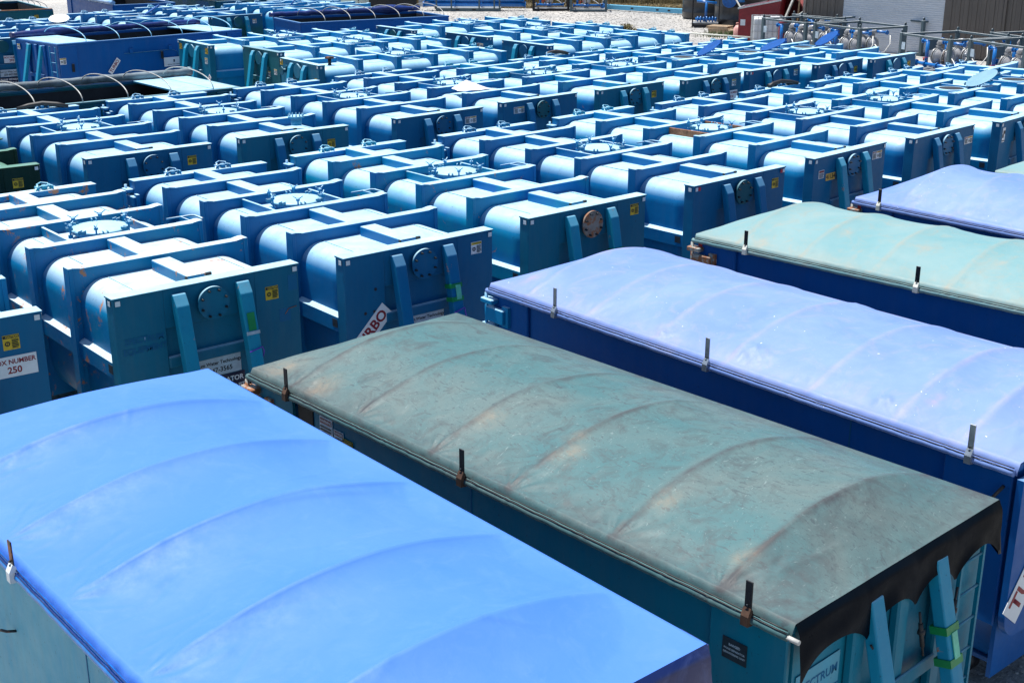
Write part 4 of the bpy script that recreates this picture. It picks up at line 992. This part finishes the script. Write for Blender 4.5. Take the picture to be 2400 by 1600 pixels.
for x, y, rz, lab, fm in ((2.6, 88.1, 0.0, 'black framed skid with a single pump before the reeds', 'black_metal'), (5.05, 87.4, 0.0, 'grey framed skid with a single pump before the reeds', 'grey_frame')):
    skid((x, y), rz, 2.3, 1.6, lab, M[fm], 1, 40)
# small black framed valve skid left of the dark poly tanks
def valve_skid():
    t = thing('valve_skid', 'black framed skid with blue valves and pipes beside the dark round tanks', 'valve skid', (11.2, 75.6, 0), -.15)
    for sx in (-.75, .75):
        for sy in (-.6, .6): MB().box(sx-.03, sx+.03, sy-.03, sy+.03, 0, 1.75).build('post', M['black_metal'], t)
    for sy in (-.6, .6): MB().box(-.72, .72, sy-.025, sy+.025, 1.68, 1.74).build('top_rail', M['grey_frame'], t); MB().box(-.72, .72, sy-.03, sy+.03, .05, .2).build('base_rail', M['black_metal'], t)
    MB().box(-.72, .72, -.57, .57, .2, .26).build('deck', M['black_metal'], t)
    m = MB(); m.cyl((-.55, 0, 1.45), (.6, 0, 1.35), .07, 10); m.cyl((0, 0, .3), (0, 0, 1.4), .08, 10)
    for k in range(7): m.cyl((-.5+k*.17, -.1, .45), (-.42+k*.17, -.1, .45), .15+.03*(k % 2), 12)
    m.cyl((-.6, -.1, .45), (.65, -.1, .45), .08, 10); m.build('pipework', M['pipe'], t)
valve_skid()

# ------------------------------------------------------------------ building
def building():
    a = Vector((14.55, 65.1, 0)); d = Vector((.7223, -.6916, 0)); n_in = Vector((.6916, .7223, 0))
    rz = math.atan2(d.y, d.x)
    t = thing('metal_building', 'brown ribbed metal building with a pale grey roller door, top right', 'building', a, rz)
    H = 5.2; W = 26.0; D0, D1, DH = 2.10, 7.30, 4.2
    pm = MB(); w_ = .40
    pm.box(0, w_-.004, 0, .03, 0, 1.0); pm.box(.0, .055, -.03, .0, 0, 1.0); pm.box(.19, .215, -.012, .0, 0, 1.0)
    pme = pm.mesh('wall_panel', M['wall'])
    x = 0
    while x < W:
        if x+w_ <= D0-.05 or x >= D1+.1:
            o = inst('wall_panel', pme, M['wall'], t, (x, 0, .05)); o.scale = (1, 1, H-.05)
        x += w_
    MB().box(D0-.12, D1+.12, 0, .03, DH+.10, H).build('door_header', M['wall'], t)
    for x0, xw in ((D0-.14, .14), (D1+.0, .31)): MB().box(x0, x0+xw, -.004, .06, .0, DH+.1).build('door_frame', M['wall'], t)
    dr = MB().box(D0, D1, .05, .06, 0, DH+.1).build('roller_door', M['slat'], t)
    sm = MB(); sm.extrude([(0, -.003), (-.018, .012), (-.022, .05), (-.018, .082), (0, .094)], D0+.002, D1-.002, axis='x'); sme = sm.mesh('slat', M['slat'])
    k = 0
    while k*.097 < DH: inst('slat', sme, M['slat'], dr, (0, .05, .02+k*.097)); k += 1
    MB().box(-.08, .06, -.06, .10, 0, H).build('corner_trim', M['trim'], t)
    MB().box(10.1, 10.22, -.10, 0.0, 0, H).build('downpipe', M['wall'], t)
    MB().box(-.05, .0, .1, 14, 0, H).build('end_wall', M['wall'], t)
    m = MB(); m.hexa([(-.3, -.3, H), (W, -.3, H), (W, 14, H), (-.3, 14, H), (-.3, -.3, H+.06), (W, -.3, H+.06), (W, 14, H+1.6), (-.3, 14, H+1.6)]); m.build('roof', M['roofm'], t)
building()

# ------------------------------------------------------------------ tanks, skip, totes and scrap at the back
def poly_tank(x, y, r, h, label):
    t = thing('poly_tank', label, 'tank', (x, y, 0))
    pr = [(0, .02), (r*.92, .02), (r, .12)]
    z = .4
    while z < h: pr += [(r, z), (r+.02, z+.03), (r, z+.06)]; z += .7
    pr += [(r, h), (r*.9, h+.12), (r*.4, h+.4), (0, h+.42)]
    MB().lathe(pr, n=40).build('shell', M['poly_black'], t); return t
t = poly_tank(13.35, 76.5, 1.5, 3.2, 'large dark round tank with blue flange fittings, top right')
for x, z, r in ((-.95, 1.55, .42),):
    m = MB(); m.cyl((x, -1.62, z), (x, -1.30, z), r*.8, 24); m.cyl((x, -1.72, z), (x, -1.62, z), r, 28)
    for k in range(16): m.cyl((x+r*.88*math.cos(k*PI/8), -1.76, z+r*.88*math.sin(k*PI/8)), (x+r*.88*math.cos(k*PI/8), -1.60, z+r*.88*math.sin(k*PI/8)), .04, 6)
    m.build('blue_flange', M['pipe'], t)
m = MB(); m.cyl((-.3, -1.65, 1.45), (-.3, -1.65, 2.3), .22, 18); m.build('blue_cylinder', M['pipe'], t)
poly_tank(12.1, 81.5, 1.5, 2.8, 'second dark round tank standing behind the flanged one')
def red_skip():
    t = thing('red_skip', 'dark red skip with a pale sloping rim beside the white tote', 'skip', (12.95, 68.0, 0), -.35)
    m = MB(); pr = [(-1.0, .0), (.95, .0), (1.1, 2.1), (-1.0, 1.65)]
    m.extrude(pr, -.9, .9); 
    m.build('body', M['red'], t)
    m = MB(); m.beam((-1.03, -.93, 1.65), (1.12, -.93, 2.11), .08, .08); m.beam((-1.03, .93, 1.65), (1.12, .93, 2.11), .08, .08); m.beam((-1.03, -.93, 1.65), (-1.03, .93, 1.65), .08, .08); m.build('rim', M['steel'], t)
    MB().box(-.9, -.65, -.906, -.901, .8, 1.1).build('decal', M['reflector'], t)
red_skip()
def red_drum():
    t = thing('red_drum', 'big faded red steel drum lying on its side by the building corner', 'drum', (14.6, 69.6, 1.15), 1.2)
    m = MB(); n = 40; r = 1.15
    rings = [[(x, rr*math.cos(2*PI*k/n), rr*math.sin(2*PI*k/n)) for k in range(n)] for x, rr in ((-1.2, r), (1.3, r), (1.3, r-.05), (-1.2, r-.05))]
    V = [[m.bm.verts.new(p) for p in q] for q in rings]
    for i in range(4):
        for k in range(n): m.bm.faces.new((V[i][k], V[i][(k+1) % n], V[(i+1) % 4][(k+1) % n], V[(i+1) % 4][k]))
    m.build('shell', M['red_drum'], t)
    m = MB(); m.cyl((1.1, 0, 0), (1.15, 0, 0), r-.05, n); m.build('end_disc', M['red'], t)
red_drum()
def tote(x, y, rz, label, bm_, cat='tote', sc=1.0, cagem='steel'):
    t = thing('caged_tote', label, cat, (x, y, 0), rz, 'caged liquid totes'); t.scale = (sc,)*3
    MB().box(-.56, .56, -.48, .48, .16, 1.12, bev=.08, seg=3).build('bottle', bm_, t)
    MB().box(-.6, .6, -.5, .5, 0, .13).build('pallet_base', M['dark_steel'], t)
    for y_ in (-.5, .5):
        for k in range(7): MB().box(-.59+k*.19, -.57+k*.19, y_-.01, y_+.01, .13, 1.16).build('cage_bar', M[cagem], t)
        for k in range(4): MB().box(-.6, .6, y_-.02+.03*(y_ > 0)-.0, y_-.01+.03*(y_ > 0), .30+k*.28, .325+k*.28).build('cage_bar', M[cagem], t)
    for x_ in (-.6, .6):
        for k in range(5): MB().box(x_-.01, x_+.01, -.48+k*.24-.01, -.48+k*.24+.01, .13, 1.16).build('cage_bar', M[cagem], t)
    MB().cyl((0, 0, 1.12), (0, 0, 1.17), .11, 16).build('cap', M['black'], t)
    return t
tote(12.75, 65.2, -.12, 'white caged tote in front of the dark red skip', M['poly_white'], sc=1.25)
tote(-15.0, 91.5, .0, 'amber caged tote at the back, left of the other amber one', M['poly_amber'], sc=1.35)
tote(-13.7, 92.4, .0, 'smaller-looking amber caged tote standing further right', M['poly_amber'], sc=1.25)
tote(-9.9, 91.2, .0, 'pale caged tote touching the white-green container', M['poly_pale'], sc=1.25)
m = MB(); m.box(-.95, .95, -.6, .6, .12, 1.5, bev=.04, seg=2)
t = thing('pale_container', 'pale white-green plastic container at the back left of the steel table', 'container', (-11.6, 91.2, 0)); m.build('body', M['poly_pale'], t); MB().box(-.97, .97, -.62, .62, 0, .12).build('base', M['black_metal'], t)
t = thing('steel_table', 'black steel trough table with a pale top at the far back', 'table', (-8.1, 89.6, 0), .03)
MB().box(-1.6, 1.6, -.7, .7, .25, .72).build('body', M['black_metal'], t); MB().box(-1.55, 1.55, -.66, .66, .722, .75).build('top', M['bag'], t)
for sx in (-1.55, 1.55):
    for sy in (-.66, .66): MB().box(sx-.05, sx+.05, sy-.05, sy+.05, 0, 1.0).build('leg', M['black_metal'], t)
m = MB(); m.bm.free(); m.bm = bmesh.new(); bmesh.ops.create_grid(m.bm, x_segments=12, y_segments=12, size=.45)
for v in m.bm.verts: v.co = Vector((v.co.x, .2*v.co.y, .45+v.co.y*.9+.08*noise.noise(v.co*3)+.2*(v.co.x/.45)**2*.4))
tag(m.build('cloth_sling', M['bag'], None, (-5.9, 89.3, .05)), 'light grey cloth sling hanging beside the black tub', 'cloth')
m = MB(); m.lathe([(0, .02), (.42, .02), (.5, .6), (.47, .6), (.40, .08), (0, .08)], n=20); tag(m.build('rubber_tub', M['black'], None, (-4.85, 89.2, 0)), 'black rubber tub between the grey sling and the pipe rack', 'tub')
def pipe_rack():
    t = thing('pipe_rack', 'grey steel rack holding long blue pipes with flanges', 'pipe rack', (-2.9, 87.6, 0), -.04)
    MB().box(-2.15, 2.15, -.6, .6, 0, .22).build('base', M['grey_frame'], t)
    for x in (-2.1, -1.1, .75, 1.75, 2.1): MB().box(x-.05, x+.05, -.64, -.56, .22, 1.3).build('post', M['grey_frame'], t)
    for x in (-.7, .4): MB().box(x-.12, x+.12, -.61, -.60, .06, .16).build('fork_slot', M['black'], t)
    for z, x0, x1, y in ((.42, -3.0, 3.8, -.2), (.72, -2.9, 3.7, -.15), (.45, -2.7, 3.6, .25), (.78, -2.6, 3.5, .3)):
        m = MB(); m.cyl((x0, y, z), (x1, y, z), .14, 16)
        for x in (x0, x1, -.9, .9): m.cyl((x-.03, y, z), (x+.03, y, z), .20, 16)
        m.build('pipe', M['pipe'], t)
pipe_rack()
t = thing('fallen_beam', 'long light blue steel beam lying on the gravel before the reeds', 'beam', (9.1, 85.7, 0), -.70)
m = MB(); m.box(-3.6, 3.6, -.17, .17, .08, .38, bev=.01); m.build('beam_body', M['gutter'], t)
for x in (-1.4, .6, 1.5): MB().box(x-.10, x+.10, -.175, -.171, .18, .28).build('slot', M['black'], t)
m = MB(); m.cyl((-3.9, 0, .22), (-3.6, 0, .22), .24, 18); m.build('blue_end', M['pipe'], t)
def pallet(x, y, z, rz, label):
    t = thing('pallet', label, 'pallet', (x, y, z), rz, 'wooden pallets stacked on the gravel')
    for k in range(7):
        MB().box(-.6, .6, -.5+k*.155, -.5+k*.155+.09, .10, .122).build('deck_board', M['wood'], t)
    for y_ in (-.5, 0, .45): MB().box(-.6, .6, y_-.0, y_+.05, .02, .10).build('stringer', M['wood'], t)
    for k in range(3): MB().box(-.6, .6, -.5+k*.46, -.5+k*.46+.09, 0, .02).build('deck_board', M['wood'], t)
rr = random.Random(3)
pallet(11.6, 72.1, 0, -.45, 'bottom pallet of the left stack on the gravel'); pallet(11.55, 72.15, .125, -.38, 'middle pallet of the left stack'); pallet(11.5, 72.2, .25, -.5, 'top pallet of the left stack in the sun')
pallet(12.5, 71.0, 0, -.3, 'bottom pallet of the right stack near the red skip'); pallet(12.45, 71.0, .125, -.36, 'top pallet of the right stack near the red skip')
t = thing('gas_cylinder', 'small faded pink gas cylinder in front of the red skip', 'gas cylinder', (11.95, 68.4, 0))
MB().lathe([(0, 0), (.28, 0), (.33, .08), (.33, .55), (.22, .72), (.06, .76), (.06, .82), (0, .82)], n=20).build('body', M['pink'], t)
m = MB(); m.tube([(.2*math.cos(a*PI/6), .2*math.sin(a*PI/6), .84) for a in range(13)], .015, 6)
for a in (0, 3, 6, 9): m.cyl((.2*math.cos(a*PI/6), .2*math.sin(a*PI/6), .70), (.2*math.cos(a*PI/6), .2*math.sin(a*PI/6), .84), .012, 6)
m.build('collar', M['pink'], t)
for (a, b, r, mt, lab) in (((11.3, 69.8, 2.9), (12.35, 68.2, .9), .035, 'pole', 'thin pale pole leaning over the red skip'), ((14.35, 66.9, 2.2), (13.75, 66.6, .8), .06, 'hoop', 'broad white plank leaning left of the skids'), ((15.0, 66.3, 1.75), (14.2, 66.3, 1.2), .05, 'hoop', 'shorter white plank leaning beside the broad one'), ((14.75, 67.2, 2.6), (14.65, 67.3, .0), .04, 'wood', 'upright brown pole before the red drum')):
    m = MB(); m.beam(a, b, r*2, r*1.2); tag(m.build('leaning_pole', M[mt]), lab, 'pole')
MB_ = MB(); MB_.box(-.16, .16, -.16, .16, 0, 1.35, bev=.01); tag(MB_.build('red_post', M['red'], None, (13.05, 62.95, 0)), 'dark red square post between the white tote and the first skid', 'post')
# cable barrier on the gravel
t = thing('cable_barrier', 'thin cable strung on short posts across the gravel', 'barrier', (0, 0, 0))
bp = [(-8.6, 70.0), (-5.4, 67.3), (-2.75, 62.5), (1.0, 58.5)]
for x, y in bp: MB().box(x-.04, x+.04, y-.04, y+.04, 0, 1.1).build('post', M['dark_steel'], t)
m = MB(); m.tube([(x, y, 1.05) for x, y in bp], .02, 5); m.build('cable', M['rust'], t)
m = MB(); m.cyl((7.9, 62.6, .9), (11.2, 61.2, .8), .035, 6); tag(m.build('pale_rail', M['pole']), 'thin pale pipe lying behind the blue tanks near the gravel', 'pipe')

# ------------------------------------------------------------------ vegetation
def blades(name, mt, area, n, h, lean, wd, seed, label=None):
    rr = random.Random(seed); bm = bmesh.new()
    for _ in range(n):
        x, y = area(rr); hh = h*rr.uniform(.35, 1.2); a = rr.uniform(0, 2*PI); ln = lean*rr.uniform(.1, 1)*hh
        dx, dy = math.cos(a)*ln, math.sin(a)*ln; b = rr.uniform(0, PI); wx, wy = math.cos(b)*wd, math.sin(b)*wd
        p0 = Vector((x, y, 0)); p1 = Vector((x+dx*.35, y+dy*.35, hh*.6)); p2 = Vector((x+dx, y+dy, hh))
        w_ = Vector((wx, wy, 0))
        v = [bm.verts.new(q) for q in (p0-w_, p0+w_, p1+w_*.8, p1-w_*.8, p2)]
        bm.faces.new(v[:4]); bm.faces.new((v[3], v[2], v[4]))
    me = bpy.data.meshes.new(name); bm.to_mesh(me); bm.free(); me.materials.append(mt)
    o = link(name, me); o['kind'] = 'stuff'
    if label: o['label'] = label; o['category'] = 'plants'
    return o
def leaves(name, mt, area, n, h0, h1, sz, seed, label):
    rr = random.Random(seed); bm = bmesh.new()
    cl = [(*area(rr), rr.uniform(h0, h1), rr.uniform(.3, .8)) for _ in range(max(6, n//160))]
    for _ in range(n):
        cx, cy, cz, cr_ = rr.choice(cl)
        c = Vector((cx+rr.gauss(0, cr_*.5), cy+rr.gauss(0, cr_*.5), max(.03, cz+rr.gauss(0, cr_*.45))))
        u = Vector((rr.gauss(0, 1), rr.gauss(0, 1), rr.gauss(0, .6))).normalized(); w_ = u.cross(Vector((rr.gauss(0, 1), rr.gauss(0, 1), rr.gauss(0, 1)))).normalized()
        s_ = sz*rr.uniform(.5, 1.3)
        bm.faces.new([bm.verts.new(c+q) for q in (-u*s_, w_*s_*.4, u*s_, -w_*s_*.4)])
    me = bpy.data.meshes.new(name); bm.to_mesh(me); bm.free(); me.materials.append(mt)
    o = link(name, me); o['kind'] = 'stuff'; o['label'] = label; o['category'] = 'plants'; return o
def strip(x0, x1, d0, d1):
    # verge running from (-20,93) to (20,86)
    def f(rr): x = rr.uniform(x0, x1); return x, 90.3-(x-0)*.13+rr.uniform(d0, d1)
    return f
blades('reed_bed', M['reed'], strip(-22, 22, .2, 5), 26000, 1.5, .55, .018, 1, 'dry tan reeds and long grass along the back edge')
blades('fallen_reeds', M['reed'], strip(-2, 14, -.6, .8), 9000, .35, 2.6, .012, 5, 'flattened dry reeds at the foot of the bank')
leaves('undergrowth', M['leaf'], strip(-26, 30, .8, 6), 52000, .2, 2.6, .09, 2, 'green undergrowth growing through the reeds')
leaves('dark_thicket', M['dark_leaf'], strip(-26, 34, 1.5, 8), 52000, .1, 3.2, .14, 3, 'dark thicket filling the back edge')
def bush(x, y, label, r=.55, n=1500):
    t = thing('bush', label, 'bush', (x, y, 0)); rr = random.Random(9); bm = bmesh.new()
    for _ in range(n):
        a, e = rr.uniform(0, 2*PI), rr.uniform(0, 1.4); d = r*rr.uniform(.3, 1.05)
        c = Vector((math.cos(a)*math.cos(e)*d*1.2, math.sin(a)*math.cos(e)*d, .1+math.sin(e)*d*1.1))
        u = Vector((rr.gauss(0, 1), rr.gauss(0, 1), rr.gauss(0, 1))).normalized(); w_ = u.cross(Vector((0, 0.3, 1))).normalized()
        bm.faces.new([bm.verts.new(c+q) for q in (-u*.08, w_*.03, u*.08, -w_*.03)])
    me = bpy.data.meshes.new('foliage'); bm.to_mesh(me); bm.free(); me.materials.append(M['bush_leaf']); link('foliage', me, t)
    m = MB()
    for k in range(6): a = k*1.05; m.cyl((0, 0, 0), (math.cos(a)*.3, math.sin(a)*.3, .5), .015, 5)
    m.build('stem', M['wood'], t)
bush(5.95, 68.2, 'lone scrubby bush growing in the gravel behind the blue tanks', .62)
blades('grass_tufts', M['leaf'], lambda rr: (rr.gauss(12.1, .9), rr.gauss(69.9, .45)), 900, .3, .6, .014, 8, 'green grass tufts by the pallets')
# loose stones, on the ground seen at the lower right and on the far gravel
rr = random.Random(12); SV = []; SF = []
def stone(x, y, s):
    n = len(SV); a0 = rr.uniform(0, PI); sx, sy, sz = s*rr.uniform(.7, 1.4), s*rr.uniform(.7, 1.3), s*rr.uniform(.45, .8)
    for k in range(5): SV.append((x+sx*math.cos(a0+k*1.257), y+sy*math.sin(a0+k*1.257), 0))
    for k in range(5): SV.append((x+sx*.75*math.cos(a0+.5+k*1.257), y+sy*.75*math.sin(a0+.5+k*1.257), sz*rr.uniform(.6, 1)))
    for k in range(5):
        k2 = (k+1) % 5; SF.append((n+k, n+k2, n+5+k)); SF.append((n+k2, n+5+k2, n+5+k))
    SF.append(tuple(n+5+k for k in range(5)))
for _ in range(3500): stone(rr.uniform(2.5, 9), rr.uniform(6, 12), rr.uniform(.006, .022))
for _ in range(9000): stone(rr.uniform(-9, 14), rr.uniform(60, 89), rr.uniform(.02, .06))
me = bpy.data.meshes.new('loose_stones'); me.from_pydata(SV, [], SF); me.materials.append(M['stone'])
o = link('loose_stones', me); o['kind'] = 'stuff'
